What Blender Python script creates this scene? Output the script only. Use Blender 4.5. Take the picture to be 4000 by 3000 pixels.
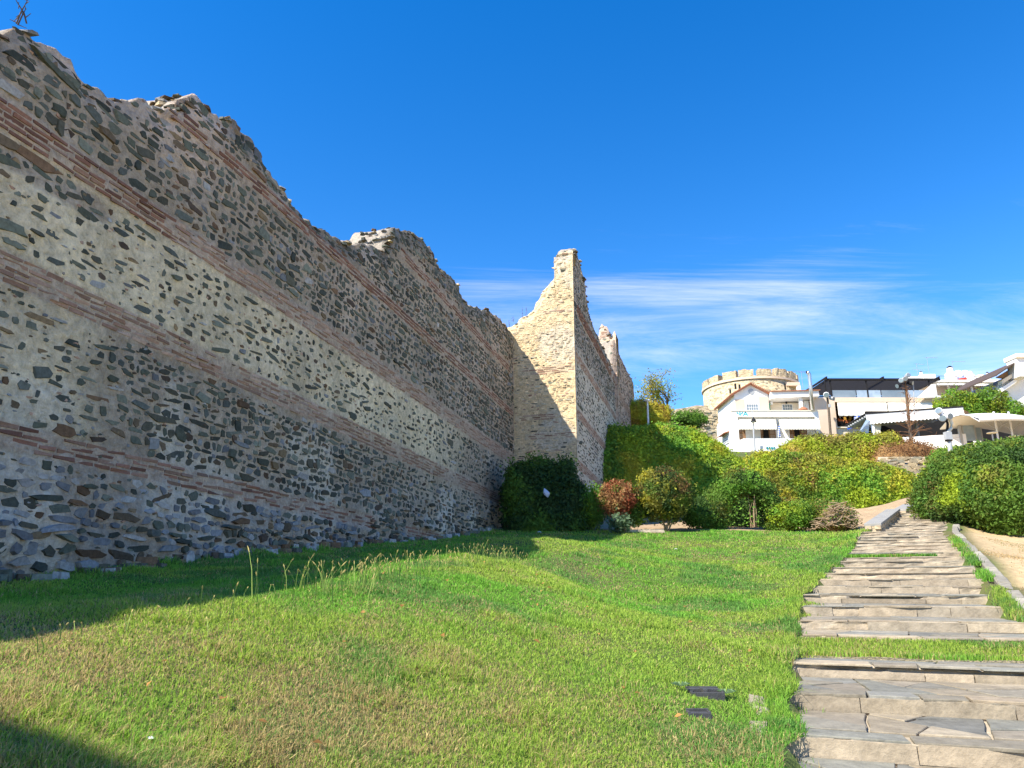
import bpy, bmesh, math, random
import numpy as np

for o in list(bpy.data.objects):
    bpy.data.objects.remove(o)
SC = bpy.context.scene
COL = SC.collection

# ------------------------------------------------------------------ camera, sky, sun, exposure
FPX = 2900.0
PITCH = math.atan(780 / 2900.0)
EYE = 1.65
cam = bpy.data.cameras.new('camera')
cam.sensor_width = 36.0
cam.lens = 36.0 * FPX / 4000.0
cam.clip_start = 0.05
cam.clip_end = 6000
camo = bpy.data.objects.new('camera', cam)
camo.location = (0, 0, EYE)
camo.rotation_euler = (math.pi / 2 + PITCH, 0, 0)
COL.objects.link(camo)
SC.camera = camo

WALL_AZ = math.radians(15.8)
DELTA = math.radians(50)
SUN_AZ = math.radians(285.8) - DELTA            # clockwise from +Y (view direction)
SUN_EL = math.atan(1.7 * math.cos(DELTA))

world = bpy.data.worlds.new('World')
SC.world = world
world.use_nodes = True
nt = world.node_tree
for n in list(nt.nodes):
    nt.nodes.remove(n)
def wn(t, **k):
    n = nt.nodes.new(t)
    for a, b in k.items():
        setattr(n, a, b)
    return n
sky = wn('ShaderNodeTexSky', sky_type='NISHITA', sun_disc=False)
sky.sun_elevation = SUN_EL
sky.sun_rotation = SUN_AZ
sky.air_density = 1.0
sky.dust_density = 0.0
sky.ozone_density = 2.2
hsv = wn('ShaderNodeHueSaturation')
hsv.inputs['Saturation'].default_value = 1.42
hsv.inputs['Hue'].default_value = 0.508
hsv.inputs['Value'].default_value = 1.1
nt.links.new(sky.outputs[0], hsv.inputs['Color'])
# thin cirrus: stretched noise on the direction, projected onto a high plane
tc = wn('ShaderNodeTexCoord')
sep = wn('ShaderNodeSeparateXYZ')
nt.links.new(tc.outputs['Generated'], sep.inputs[0])
zc = wn('ShaderNodeMath', operation='MAXIMUM'); zc.inputs[1].default_value = 0.06
nt.links.new(sep.outputs['Z'], zc.inputs[0])
dx = wn('ShaderNodeMath', operation='DIVIDE'); dy = wn('ShaderNodeMath', operation='DIVIDE')
nt.links.new(sep.outputs['X'], dx.inputs[0]); nt.links.new(zc.outputs[0], dx.inputs[1])
nt.links.new(sep.outputs['Y'], dy.inputs[0]); nt.links.new(zc.outputs[0], dy.inputs[1])
cmb = wn('ShaderNodeCombineXYZ')
nt.links.new(dx.outputs[0], cmb.inputs[0]); nt.links.new(dy.outputs[0], cmb.inputs[1])
shf = wn('ShaderNodeVectorMath', operation='ADD'); shf.inputs[1].default_value = (1.75, -0.5, 0)
nt.links.new(cmb.outputs[0], shf.inputs[0])
mp = wn('ShaderNodeMapping')
mp.inputs['Rotation'].default_value = (0, 0, math.radians(-35))
mp.inputs['Scale'].default_value = (0.55, 1.2, 1)
mp.inputs['Location'].default_value = (7.7, 0.0, 0)
nt.links.new(shf.outputs[0], mp.inputs[0])
n1 = wn('ShaderNodeTexNoise'); n1.inputs['Scale'].default_value = 0.9; n1.inputs['Detail'].default_value = 9; n1.inputs['Roughness'].default_value = 0.7; n1.inputs['Distortion'].default_value = 1.3
nt.links.new(mp.outputs[0], n1.inputs['Vector'])
n2 = wn('ShaderNodeTexNoise'); n2.inputs['Scale'].default_value = 0.42; n2.inputs['Detail'].default_value = 3
nt.links.new(shf.outputs[0], n2.inputs['Vector'])
mul = wn('ShaderNodeMath', operation='MULTIPLY')
nt.links.new(n1.outputs[0], mul.inputs[0]); nt.links.new(n2.outputs[0], mul.inputs[1])
# cirrus is denser towards the low sky, as over any hazy coast
low = wn('ShaderNodeMapRange'); low.inputs[1].default_value = 0.50; low.inputs[2].default_value = 0.30; low.inputs[3].default_value = -0.07; low.inputs[4].default_value = 0.12
nt.links.new(sep.outputs['Z'], low.inputs[0])
addl = wn('ShaderNodeMath', operation='ADD')
nt.links.new(mul.outputs[0], addl.inputs[0]); nt.links.new(low.outputs[0], addl.inputs[1])
rm = wn('ShaderNodeMapRange'); rm.interpolation_type = 'SMOOTHSTEP'
rm.inputs[1].default_value = 0.275; rm.inputs[2].default_value = 0.60; rm.inputs[3].default_value = 0.0; rm.inputs[4].default_value = 0.72
nt.links.new(addl.outputs[0], rm.inputs[0])
mixc = wn('ShaderNodeMix', data_type='RGBA')
mixc.inputs['B'].default_value = (6.1, 6.0, 8.8, 1)
nt.links.new(rm.outputs[0], mixc.inputs['Factor'])
nt.links.new(hsv.outputs[0], mixc.inputs['A'])
bg = wn('ShaderNodeBackground'); bg.inputs['Strength'].default_value = 0.12
nt.links.new(mixc.outputs['Result'], bg.inputs[0])
wo = wn('ShaderNodeOutputWorld')
nt.links.new(bg.outputs[0], wo.inputs[0])

sun = bpy.data.lights.new('sun', 'SUN')
sun.energy = 5.0
sun.angle = math.radians(0.53)
sun.color = (1.0, 0.93, 0.80)
suno = bpy.data.objects.new('sun', sun)
COL.objects.link(suno)
from mathutils import Vector, Matrix
tosun = Vector((math.sin(SUN_AZ) * math.cos(SUN_EL), math.cos(SUN_AZ) * math.cos(SUN_EL), math.sin(SUN_EL)))
suno.rotation_euler = (-tosun).to_track_quat('-Z', 'Y').to_euler()
suno.location = tosun * 60

SC.view_settings.view_transform = 'Standard'
SC.view_settings.look = 'None'
SC.view_settings.exposure = 1.05
SC.view_settings.gamma = 1.0
SC.view_settings.use_curve_mapping = False
SC.cycles.max_bounces = 6
SC.cycles.diffuse_bounces = 3
SC.cycles.transparent_max_bounces = 8

# ------------------------------------------------------------------ geometry of the view (only to find where things stand)
CP, SP = math.cos(PITCH), math.sin(PITCH)
def ray(x, y):
    a = (x - 2000) / FPX; b = (1500 - y) / FPX
    return np.array([a, CP - b * SP, SP + b * CP])
def at(x, y, Y):
    r = ray(x, y); t = Y / r[1]
    return np.array([r[0] * t, Y, EYE + r[2] * t])
WD = np.array([math.sin(WALL_AZ), math.cos(WALL_AZ)])       # along the fortress wall, uphill
WN = np.array([math.cos(WALL_AZ), -math.sin(WALL_AZ)])      # out of the wall, towards the path
def on_perp(x, y, perp):
    r = ray(x, y); t = -perp / (r[0] * WN[0] + r[1] * WN[1])
    p = t * r
    return p[0] * WD[0] + p[1] * WD[1], EYE + p[2]
def on_s(x, y, s):
    r = ray(x, y); t = s / (r[0] * WD[0] + r[1] * WD[1])
    p = t * r
    return -(p[0] * WN[0] + p[1] * WN[1]), EYE + p[2]
def wxy(s, perp):
    return WD * s - WN * perp

# ------------------------------------------------------------------ noise
def _h(ix, iy, iz, seed):
    n = (ix * 73856093) ^ (iy * 19349663) ^ (iz * 83492791) ^ (seed * 2654435761)
    n = n & 0x7fffffff
    n = ((n >> 13) ^ n) & 0x7fffffff
    n = (n * ((n * n * 15731 + 789221) & 0x7fffffff) + 1376312589) & 0x7fffffff
    return n / 2147483647.0
def vnoise(p, seed=0):
    p = np.asarray(p, float)
    i = np.floor(p).astype(np.int64); f = p - i; f = f * f * (3 - 2 * f)
    r = 0
    for dx_ in (0, 1):
        wx = f[..., 0] if dx_ else 1 - f[..., 0]
        for dy_ in (0, 1):
            wy = f[..., 1] if dy_ else 1 - f[..., 1]
            for dz_ in (0, 1):
                wz = f[..., 2] if dz_ else 1 - f[..., 2]
                r = r + wx * wy * wz * _h(i[..., 0] + dx_, i[..., 1] + dy_, i[..., 2] + dz_, seed)
    return r
def fbm(p, oct=4, seed=0, rough=0.5):
    p = np.asarray(p, float); a = 1.0; t = 0; s = 0
    for k in range(oct):
        s = s + a * vnoise(p * (2 ** k) + 17.3 * k, seed + k); t += a; a *= rough
    return s / t
def fbm2(x, y, sc=1.0, oct=4, seed=0, rough=0.5):
    x, y = np.broadcast_arrays(np.asarray(x, float), np.asarray(y, float))
    return fbm(np.stack([x * sc, y * sc, np.zeros_like(x)], -1), oct, seed, rough)
def sstep(a, b, x):
    t = np.clip((np.asarray(x, float) - a) / (b - a), 0, 1)
    return t * t * (3 - 2 * t)
def interp(x, pts):
    return np.interp(x, [p[0] for p in pts], [p[1] for p in pts])

# ------------------------------------------------------------------ objects
def tag(o, label=None, cat=None, group=None, kind=None):
    if label: o['label'] = label
    if cat: o['category'] = cat
    if group: o['group'] = group
    if kind: o['kind'] = kind
    return o
WORLD_AT = {}
def link(name, data, parent=None):
    o = bpy.data.objects.new(name, data)
    COL.objects.link(o)
    if parent is not None:
        o.parent = parent
        if parent.name in WORLD_AT:       # coordinates of parts are given in world space
            o.matrix_parent_inverse = Matrix.Translation(-WORLD_AT[parent.name])
    return o
def empty(name, loc, label=None, cat=None, group=None):
    o = link(name, None)
    o.location = tuple(float(c) for c in loc); o.empty_display_size = 0.3
    WORLD_AT[o.name] = Vector(o.location)
    return tag(o, label, cat, group)
def np_mesh(name, V, faces, col=None, mat=None, smooth=False):
    """faces: (m,k) array or list of arrays; col: (n,3) per-vertex colours"""
    me = bpy.data.meshes.new(name)
    V = np.asarray(V, np.float32)
    if isinstance(faces, np.ndarray) and faces.ndim == 2:
        sizes = np.full(len(faces), faces.shape[1], np.int32); flat = faces.reshape(-1).astype(np.int32)
    else:
        sizes = np.array([len(f) for f in faces], np.int32)
        flat = np.concatenate([np.asarray(f, np.int32) for f in faces]) if len(faces) else np.zeros(0, np.int32)
    me.vertices.add(len(V)); me.vertices.foreach_set('co', V.reshape(-1))
    me.loops.add(len(flat)); me.loops.foreach_set('vertex_index', flat)
    me.polygons.add(len(sizes))
    starts = np.concatenate([[0], np.cumsum(sizes)[:-1]]).astype(np.int32) if len(sizes) else np.zeros(0, np.int32)
    me.polygons.foreach_set('loop_start', starts)
    try: me.polygons.foreach_set('loop_total', sizes)
    except Exception: pass
    me.polygons.foreach_set('use_smooth', np.full(len(sizes), bool(smooth)))
    if col is not None:
        a = me.color_attributes.new('Col', 'FLOAT_COLOR', 'POINT')
        c4 = np.ones((len(V), 4), np.float32); c4[:, :3] = col
        a.data.foreach_set('color', c4.reshape(-1))
    me.update(calc_edges=True)
    if mat: me.materials.append(mat)
    return me

class MB:
    """collects simple solids; build() links them as one mesh"""
    def __init__(s): s.v = []; s.f = []
    def add(s, vs, fs):
        b = len(s.v); s.v += [tuple(map(float, p)) for p in vs]; s.f += [[b + i for i in f] for f in fs]; return s
    def box(s, x0, x1, y0, y1, z0, z1):
        return s.add([(x0, y0, z0), (x1, y0, z0), (x1, y1, z0), (x0, y1, z0), (x0, y0, z1), (x1, y0, z1), (x1, y1, z1), (x0, y1, z1)],
                     [(0, 3, 2, 1), (4, 5, 6, 7), (0, 1, 5, 4), (1, 2, 6, 5), (2, 3, 7, 6), (3, 0, 4, 7)])
    def hexa(s, p):   # 8 points: bottom 4 ccw, top 4 ccw
        return s.add(p, [(0, 3, 2, 1), (4, 5, 6, 7), (0, 1, 5, 4), (1, 2, 6, 5), (2, 3, 7, 6), (3, 0, 4, 7)])
    def slab(s, quad, th):   # quad 4 points, thickened along its normal
        q = [Vector(p) for p in quad]; n = (q[1] - q[0]).cross(q[3] - q[0]).normalized() * th
        return s.hexa([tuple(p - n) for p in q] + [tuple(p) for p in q])
    def prism(s, poly, y0, y1):   # poly in (x,z), extruded along y
        n = len(poly)
        vs = [(x, y0, z) for x, z in poly] + [(x, y1, z) for x, z in poly]
        fs = [tuple(range(n)), tuple(range(2 * n - 1, n - 1, -1))] + [(i, i + n, (i + 1) % n + n, (i + 1) % n) for i in range(n)]
        return s.add(vs, fs)
    def tube(s, pts, r, n=8, cap=True):
        pts = [Vector(p) for p in pts]
        rs = r if isinstance(r, (list, tuple)) else [r] * len(pts)
        vs = []; fs = []
        up = Vector((0.31, 0.2, 0.93)).normalized()
        for i, p in enumerate(pts):
            d = (pts[min(i + 1, len(pts) - 1)] - pts[max(i - 1, 0)]).normalized()
            a = d.cross(up)
            if a.length < 1e-3: a = d.cross(Vector((1, 0, 0)))
            a.normalize(); b = d.cross(a)
            for k in range(n):
                t = 2 * math.pi * k / n
                vs.append(p + a * (math.cos(t) * rs[i]) + b * (math.sin(t) * rs[i]))
        for i in range(len(pts) - 1):
            for k in range(n):
                fs.append((i * n + k, i * n + (k + 1) % n, (i + 1) * n + (k + 1) % n, (i + 1) * n + k))
        if cap:
            fs.append(tuple(range(n - 1, -1, -1))); fs.append(tuple((len(pts) - 1) * n + k for k in range(n)))
        return s.add(vs, fs)
    def lathe(s, c, prof, n=16):   # prof [(r,z)]
        vs = []; fs = []
        for r, z in prof:
            for k in range(n):
                t = 2 * math.pi * k / n; vs.append((c[0] + r * math.cos(t), c[1] + r * math.sin(t), c[2] + z))
        for i in range(len(prof) - 1):
            for k in range(n):
                fs.append((i * n + k, i * n + (k + 1) % n, (i + 1) * n + (k + 1) % n, (i + 1) * n + k))
        fs.append(tuple(range(n - 1, -1, -1))); fs.append(tuple((len(prof) - 1) * n + k for k in range(n)))
        return s.add(vs, fs)
    def build(s, name, mat, parent=None, smooth=False, bevel=0):
        me = bpy.data.meshes.new(name); me.from_pydata(s.v, [], s.f); me.update()
        me.materials.append(mat)
        if smooth:
            me.polygons.foreach_set('use_smooth', np.ones(len(me.polygons), bool))
        o = link(name, me, parent)
        if bevel:
            b = o.modifiers.new('bevel', 'BEVEL'); b.width = bevel; b.segments = 2; b.limit_method = 'ANGLE'
        return o

# ------------------------------------------------------------------ materials
MATS = {}
def mat_new(name):
    m = bpy.data.materials.new(name); m.use_nodes = True
    nt = m.node_tree
    for n in list(nt.nodes): nt.nodes.remove(n)
    out = nt.nodes.new('ShaderNodeOutputMaterial')
    bs = nt.nodes.new('ShaderNodeBsdfPrincipled')
    nt.links.new(bs.outputs[0], out.inputs[0])
    MATS[name] = m
    return m, nt, bs, out
def _noise(nt, scale, detail=4, rough=0.55, coord='Object', stretch=None):
    tc = nt.nodes.new('ShaderNodeTexCoord')
    n = nt.nodes.new('ShaderNodeTexNoise')
    n.inputs['Scale'].default_value = scale; n.inputs['Detail'].default_value = detail; n.inputs['Roughness'].default_value = rough
    src = tc.outputs[coord]
    if stretch:
        mp = nt.nodes.new('ShaderNodeMapping'); mp.inputs['Scale'].default_value = stretch
        nt.links.new(src, mp.inputs[0]); src = mp.outputs[0]
    nt.links.new(src, n.inputs['Vector'])
    return n
def mat_attr(name, rough=0.9, var=0.35, vscale=18, bump=0.4, bscale=40, bdist=0.01, translucent=0.0, spec=0.2, hue2=None, tscale=2.0):
    """colour from the Col attribute, broken up by grain; bump grain"""
    m, nt, bs, out = mat_new(name)
    at_ = nt.nodes.new('ShaderNodeAttribute'); at_.attribute_name = 'Col'
    colsrc = at_.outputs['Color']
    if var:
        n = _noise(nt, vscale, 8, 0.74)
        mr = nt.nodes.new('ShaderNodeMapRange'); mr.inputs[1].default_value = 0.25; mr.inputs[2].default_value = 0.75
        mr.inputs[3].default_value = 1 - var; mr.inputs[4].default_value = 1 + var
        nt.links.new(n.outputs[0], mr.inputs[0])
        vm = nt.nodes.new('ShaderNodeVectorMath'); vm.operation = 'SCALE'
        nt.links.new(colsrc, vm.inputs[0]); nt.links.new(mr.outputs[0], vm.inputs['Scale'])
        colsrc = vm.outputs[0]
    nt.links.new(colsrc, bs.inputs['Base Color'])
    bs.inputs['Roughness'].default_value = rough
    bs.inputs['Specular IOR Level'].default_value = spec
    if bump:
        n = _noise(nt, bscale, 5, 0.6)
        b = nt.nodes.new('ShaderNodeBump'); b.inputs['Strength'].default_value = bump; b.inputs['Distance'].default_value = bdist
        nt.links.new(n.outputs[0], b.inputs['Height']); nt.links.new(b.outputs[0], bs.inputs['Normal'])
    if translucent:
        tr = nt.nodes.new('ShaderNodeBsdfTranslucent'); mx = nt.nodes.new('ShaderNodeMixShader')
        hs = nt.nodes.new('ShaderNodeHueSaturation'); hs.inputs['Value'].default_value = 1.25; hs.inputs['Hue'].default_value = 0.485
        nt.links.new(colsrc, hs.inputs['Color']); nt.links.new(hs.outputs[0], tr.inputs[0])
        mx.inputs[0].default_value = translucent
        nt.links.new(bs.outputs[0], mx.inputs[1]); nt.links.new(tr.outputs[0], mx.inputs[2]); nt.links.new(mx.outputs[0], out.inputs[0])
    return m
def mat_plain(name, c1, c2=None, scale=3, rough=0.8, bump=0.1, bscale=30, metal=0.0, spec=0.3, detail=6, stretch=None):
    m, nt, bs, out = mat_new(name)
    c2 = c2 or tuple(0.8 * x for x in c1)
    n = _noise(nt, scale, detail, 0.6, stretch=stretch)
    rp = nt.nodes.new('ShaderNodeValToRGB')
    rp.color_ramp.elements[0].position = 0.32; rp.color_ramp.elements[1].position = 0.68
    rp.color_ramp.elements[0].color = (*c2, 1); rp.color_ramp.elements[1].color = (*c1, 1)
    nt.links.new(n.outputs[0], rp.inputs[0]); nt.links.new(rp.outputs[0], bs.inputs['Base Color'])
    bs.inputs['Roughness'].default_value = rough; bs.inputs['Metallic'].default_value = metal
    bs.inputs['Specular IOR Level'].default_value = spec
    if bump:
        n2 = _noise(nt, bscale, 5, 0.6)
        b = nt.nodes.new('ShaderNodeBump'); b.inputs['Strength'].default_value = bump; b.inputs['Distance'].default_value = 0.01
        nt.links.new(n2.outputs[0], b.inputs['Height']); nt.links.new(b.outputs[0], bs.inputs['Normal'])
    return m

M_MORTAR = mat_attr('mortar', 0.95, 0.52, 8, 1.0, 16, 0.05)
M_STONE = mat_attr('rubble_stone', 0.85, 0.45, 14, 0.7, 30, 0.02)
M_BRICK = mat_attr('old_brick', 0.9, 0.35, 20, 0.5, 50, 0.01)
M_GROUND = mat_attr('soil', 0.95, 0.35, 6, 0.8, 40, 0.02)
M_LEAF = mat_attr('leaf', 0.6, 0.2, 6, 0, translucent=0.38, spec=0.18)
M_GRASS = mat_attr('grass_blade', 0.7, 0.0, 6, 0, translucent=0.42, spec=0.10)
M_BARK = mat_plain('bark', (0.16, 0.12, 0.085), (0.07, 0.052, 0.038), 12, 0.9, 0.5, 40)
M_TWIG = mat_plain('dry_twig', (0.42, 0.31, 0.19), (0.24, 0.16, 0.1), 5, 0.9, 0.3, 40)
M_SLAB = mat_attr('flagstone', 0.85, 0.4, 6, 0.7, 18, 0.015, spec=0.12)
M_RISER = mat_attr('riser_masonry', 0.92, 0.45, 5, 0.5, 20, 0.02)

# ================================================================== TERRAIN
rng = np.random.default_rng(7)
PH = math.radians(20)
PDIR = np.array([math.sin(PH), math.cos(PH)])
PRGT = np.array([math.cos(PH), -math.sin(PH)])
# path: (distance along the path u, height) of each riser's lip
LIPS = [(2.6, 0.17), (3.75, 0.32), (4.9, 0.47), (6.09, 0.62), (7.22, 0.755), (8.43, 0.89), (10.25, 1.05), (11.32, 1.18), (12.75, 1.33), (14.1, 1.475), (15.36, 1.61), (16.3, 1.74)]
_u, _z = LIPS[-1]
while _u < 45:
    _u += 0.98 if _u < 30 else 0.9; _z += 0.133 if _u < 32 else 0.165
    LIPS.append((_u, _z))
def path_z(u):       # smooth ramp through the lips
    return np.interp(u, [-20, -2] + [l[0] for l in LIPS] + [60], [-2.2, -0.35] + [l[1] - 0.03 for l in LIPS] + [LIPS[-1][1] + 1.0])
def step_z(u):       # the real stepped surface
    z = LIPS[0][1] - 0.14
    for lu, lz in LIPS:
        if u >= lu - 1e-6: z = lz
    return z
PATH_L = [(-6, -0.5), (5.4, -0.23), (7.2, -0.15), (10.1, -0.06), (12.8, 0.04), (14.2, 0.12), (15.4, 0.3), (17.5, 0.62), (19.0, 1.02), (21.2, 1.32), (24.5, 1.82), (27.9, 2.23), (28.5, 2.6), (32.7, 3.75), (37.5, 5.0), (40.5, 5.7), (46, 6.4)]
PATH_R = [(-6, 2.45), (11.9, 2.72), (12.9, 2.84), (15.4, 3.2), (18.6, 3.65), (22.6, 4.16), (27.2, 4.74), (32, 5.7), (36, 6.7), (40, 7.7), (46, 8.8)]
def pathL(u): return interp(u, PATH_L)
def pathR(u): return interp(u, PATH_R)
def uv_of(x, y): return x * PDIR[0] + y * PDIR[1], x * PRGT[0] + y * PRGT[1]
def xy_of(u, v): return PDIR * u + PRGT * v

CTRL = []
def c_perp(x, y, perp):
    s, z = on_perp(x, y, perp); q = wxy(s, perp); CTRL.append((q[0], q[1], z))
for q in [(0, 2268), (542, 2212), (1030, 2158), (1580, 2118), (1960, 2053)]: c_perp(*q, 8.6)
for q in [(0, 2520), (542, 2420), (1030, 2335), (1500, 2255), (1900, 2180), (2200, 2110)]: c_perp(*q, 3.9)
for q in [(0, 2392), (542, 2316), (1030, 2246), (1500, 2188), (1900, 2112)]: c_perp(*q, 6.3)
for x, y, Y in [(0, 3000, 2.9), (1000, 3000, 3.8), (2000, 3000, 4.5), (2800, 3000, 5.0), (2450, 2350, 13.2), (2700, 2200, 19.8), (2450, 2075, 27.5), (2900, 2068, 28.5), (3280, 2080, 28.7),
                (3960, 2320, 14.5), (3990, 2180, 20.5), (3850, 2085, 26.5), (3450, 2005, 36), (3300, 2005, 37), (3480, 1985, 40), (3300, 1988, 40), (3100, 1992, 40)]:
    CTRL.append(tuple(at(x, y, Y)))
for u in np.arange(1, 45, 3.0):
    for v in (pathL(u), pathR(u)):
        q = xy_of(u, v); CTRL.append((q[0], q[1], float(path_z(u)) + 0.02))
CTRL += [(0, 0, 0.0), (0, -10, -1.2), (8, -10, -1.4), (-9, -8, 0.6), (-6, -2, 1.1), (20, 8, 0.9), (30, 20, 3.0), (26, 30, 4.6), (34, 34, 5.6)]
for X, Y, z in [(6, 36, 4.6), (12, 34, 4.6), (16, 40, 5.5), (10, 44, 7.6), (14, 47, 9.2), (20, 47, 8.4), (28, 46, 8.6), (8, 50, 10.4), (14, 55, 11.2), (24, 54, 11.2), (34, 52, 11.0), (30, 62, 11.8), (20, 66, 12.0), (46, 64, 12.0), (45, 50, 10.4), (10, 70, 12), (0, 60, 11), (-10, 40, 6), (-12, 20, 3.2), (-12, 5, 1.8)]:
    CTRL.append((X, Y, z))
CT = np.array(CTRL)
def _tps(r2): return np.where(r2 > 1e-9, 0.5 * r2 * np.log(np.maximum(r2, 1e-9)), 0)
_A = np.zeros((len(CT) + 3,) * 2)
_d2 = ((CT[:, None, :2] - CT[None, :, :2]) ** 2).sum(-1)
_A[:len(CT), :len(CT)] = _tps(_d2) + np.eye(len(CT)) * 0.08
_A[:len(CT), len(CT)] = 1; _A[:len(CT), len(CT) + 1:] = CT[:, :2]
_A[len(CT), :len(CT)] = 1; _A[len(CT) + 1:, :len(CT)] = CT[:, :2].T
_w = np.linalg.solve(_A, np.concatenate([CT[:, 2], [0, 0, 0]]))
def ground_z(x, y):
    x = np.asarray(x, float); y = np.asarray(y, float); sh = np.broadcast(x, y).shape
    x = np.broadcast_to(x, sh).reshape(-1); y = np.broadcast_to(y, sh).reshape(-1)
    out = np.empty(len(x))
    for i in range(0, len(x), 20000):
        xx, yy = x[i:i + 20000], y[i:i + 20000]
        d2 = (xx[:, None] - CT[None, :, 0]) ** 2 + (yy[:, None] - CT[None, :, 1]) ** 2
        z = _tps(d2) @ _w[:len(CT)] + _w[len(CT)] + _w[len(CT) + 1] * xx + _w[len(CT) + 2] * yy
        z = np.clip(z, -2.5, 12.2)
        d = np.hypot(xx - 10, yy - 28)
        far = np.where(yy > 20, 12.0, np.clip(0.2 + yy * 0.12, -4, 6))
        k = sstep(48, 90, d)
        out[i:i + 20000] = z * (1 - k) + far * k
    return out.reshape(sh)
gz = lambda x, y: float(ground_z(np.array([x]), np.array([y]))[0])

def warp(n, lo, hi, fine_lo, fine_hi, step):
    core = np.arange(fine_lo, fine_hi + 1e-6, step)
    a = fine_lo - np.geomspace(step, fine_lo - lo, n)[::-1]; b = fine_hi + np.geomspace(step, hi - fine_hi, n)
    return np.concatenate([a, core, b])
gx = warp(26, -2500, 2500, -14, 24, 0.22)
gy = warp(26, -2500, 2500, -3, 44, 0.22)
GX, GY = np.meshgrid(gx, gy)
GZ = ground_z(GX, GY)
GU, GVv = uv_of(GX, GY)
inpath = (GVv > pathL(GU) + 0.12) & (GVv < pathR(GU) - 0.1) & (GU > -5) & (GU < 45)
GZ = GZ + (fbm2(GX, GY, 1.3, 3, 3) - 0.5) * 0.07
GZ = np.where(inpath, np.minimum(GZ, path_z(GU)) - 0.28, GZ)
lw = sstep(0.35, 0.65, fbm2(GX, GY, 0.7, 4, 9))
soil = np.array([0.15, 0.105, 0.06]); turf = np.array([0.085, 0.12, 0.028]); dry = np.array([0.46, 0.34, 0.19])
gc = soil[None, None] * (1 - lw[..., None]) * 0.5 + turf[None, None] * (0.5 + 0.5 * lw[..., None])
rk = sstep(0.0, 0.5, GVv - pathR(GU) - 0.35)[..., None]
dr = dry[None, None] * (0.75 + 0.5 * fbm2(GX, GY, 0.9, 4, 21)[..., None])
gc = gc * (1 - rk) + dr * rk
# bare earth bed under the shrubs
bed = sstep(27.6, 28.4, GY) * sstep(0.2, 1.0, GX + 1.5) * (GY < 46)
bed = bed[..., None] * (1 - rk)
gc = gc * (1 - bed) + np.array([0.36, 0.26, 0.16]) * (0.8 + 0.4 * fbm2(GX, GY, 2.2, 3, 5)[..., None]) * bed
ny, nx = GX.shape
idx = np.arange(ny * nx).reshape(ny, nx)
quads = np.stack([idx[:-1, :-1], idx[:-1, 1:], idx[1:, 1:], idx[1:, :-1]], -1).reshape(-1, 4)
ground = link('ground', np_mesh('ground', np.stack([GX, GY, GZ], -1).reshape(-1, 3), quads, gc.reshape(-1, 3), M_GROUND, True))
tag(ground, 'sloping lawn and dry earth ground below the fortress wall', None, None, 'structure')

# ================================================================== PATH: steps, flagstones, kerb
path_root = empty('path', (*xy_of(3, 1), 0.3)); tag(path_root, 'broad stepped stone path climbing the hill', None, None, 'structure')

def split_poly(poly, tmax, rg):
    """cut a convex polygon by random lines into convex pieces of about the wanted area"""
    def area(p):
        a = np.array(p); x, y = a[:, 0], a[:, 1]
        return 0.5 * abs(np.dot(x, np.roll(y, -1)) - np.dot(y, np.roll(x, -1)))
    todo = [poly]; done = []
    while todo:
        p = todo.pop()
        A = area(p)
        if A < tmax * rg.uniform(0.55, 1.3): done.append(p); continue
        a = np.array(p); c = a.mean(0) + rg.normal(0, 0.06, 2)
        ev = np.linalg.eigh(np.cov(a.T))[1][:, 1]
        d = np.array([-ev[1], ev[0]]); th = rg.normal(0, 0.45)
        d = np.array([d[0] * math.cos(th) - d[1] * math.sin(th), d[0] * math.sin(th) + d[1] * math.cos(th)])
        nrm = np.array([-d[1], d[0]])
        s = (a - c) @ nrm
        P, Q = [], []
        for i in range(len(a)):
            j = (i + 1) % len(a)
            (P if s[i] >= 0 else Q).append(a[i])
            if s[i] * s[j] < 0:
                k = s[i] / (s[i] - s[j]); m = a[i] + (a[j] - a[i]) * k
                P.append(m); Q.append(m)
        if len(P) < 3 or len(Q) < 3: done.append(p); continue
        todo += [P, Q]
    return done
def inset(p, g):
    a = np.array(p); c = a.mean(0)
    d = c - a; L = np.linalg.norm(d, axis=1, keepdims=True)
    return a + d / np.maximum(L, 1e-4) * np.minimum(g, L * 0.3)

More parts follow.
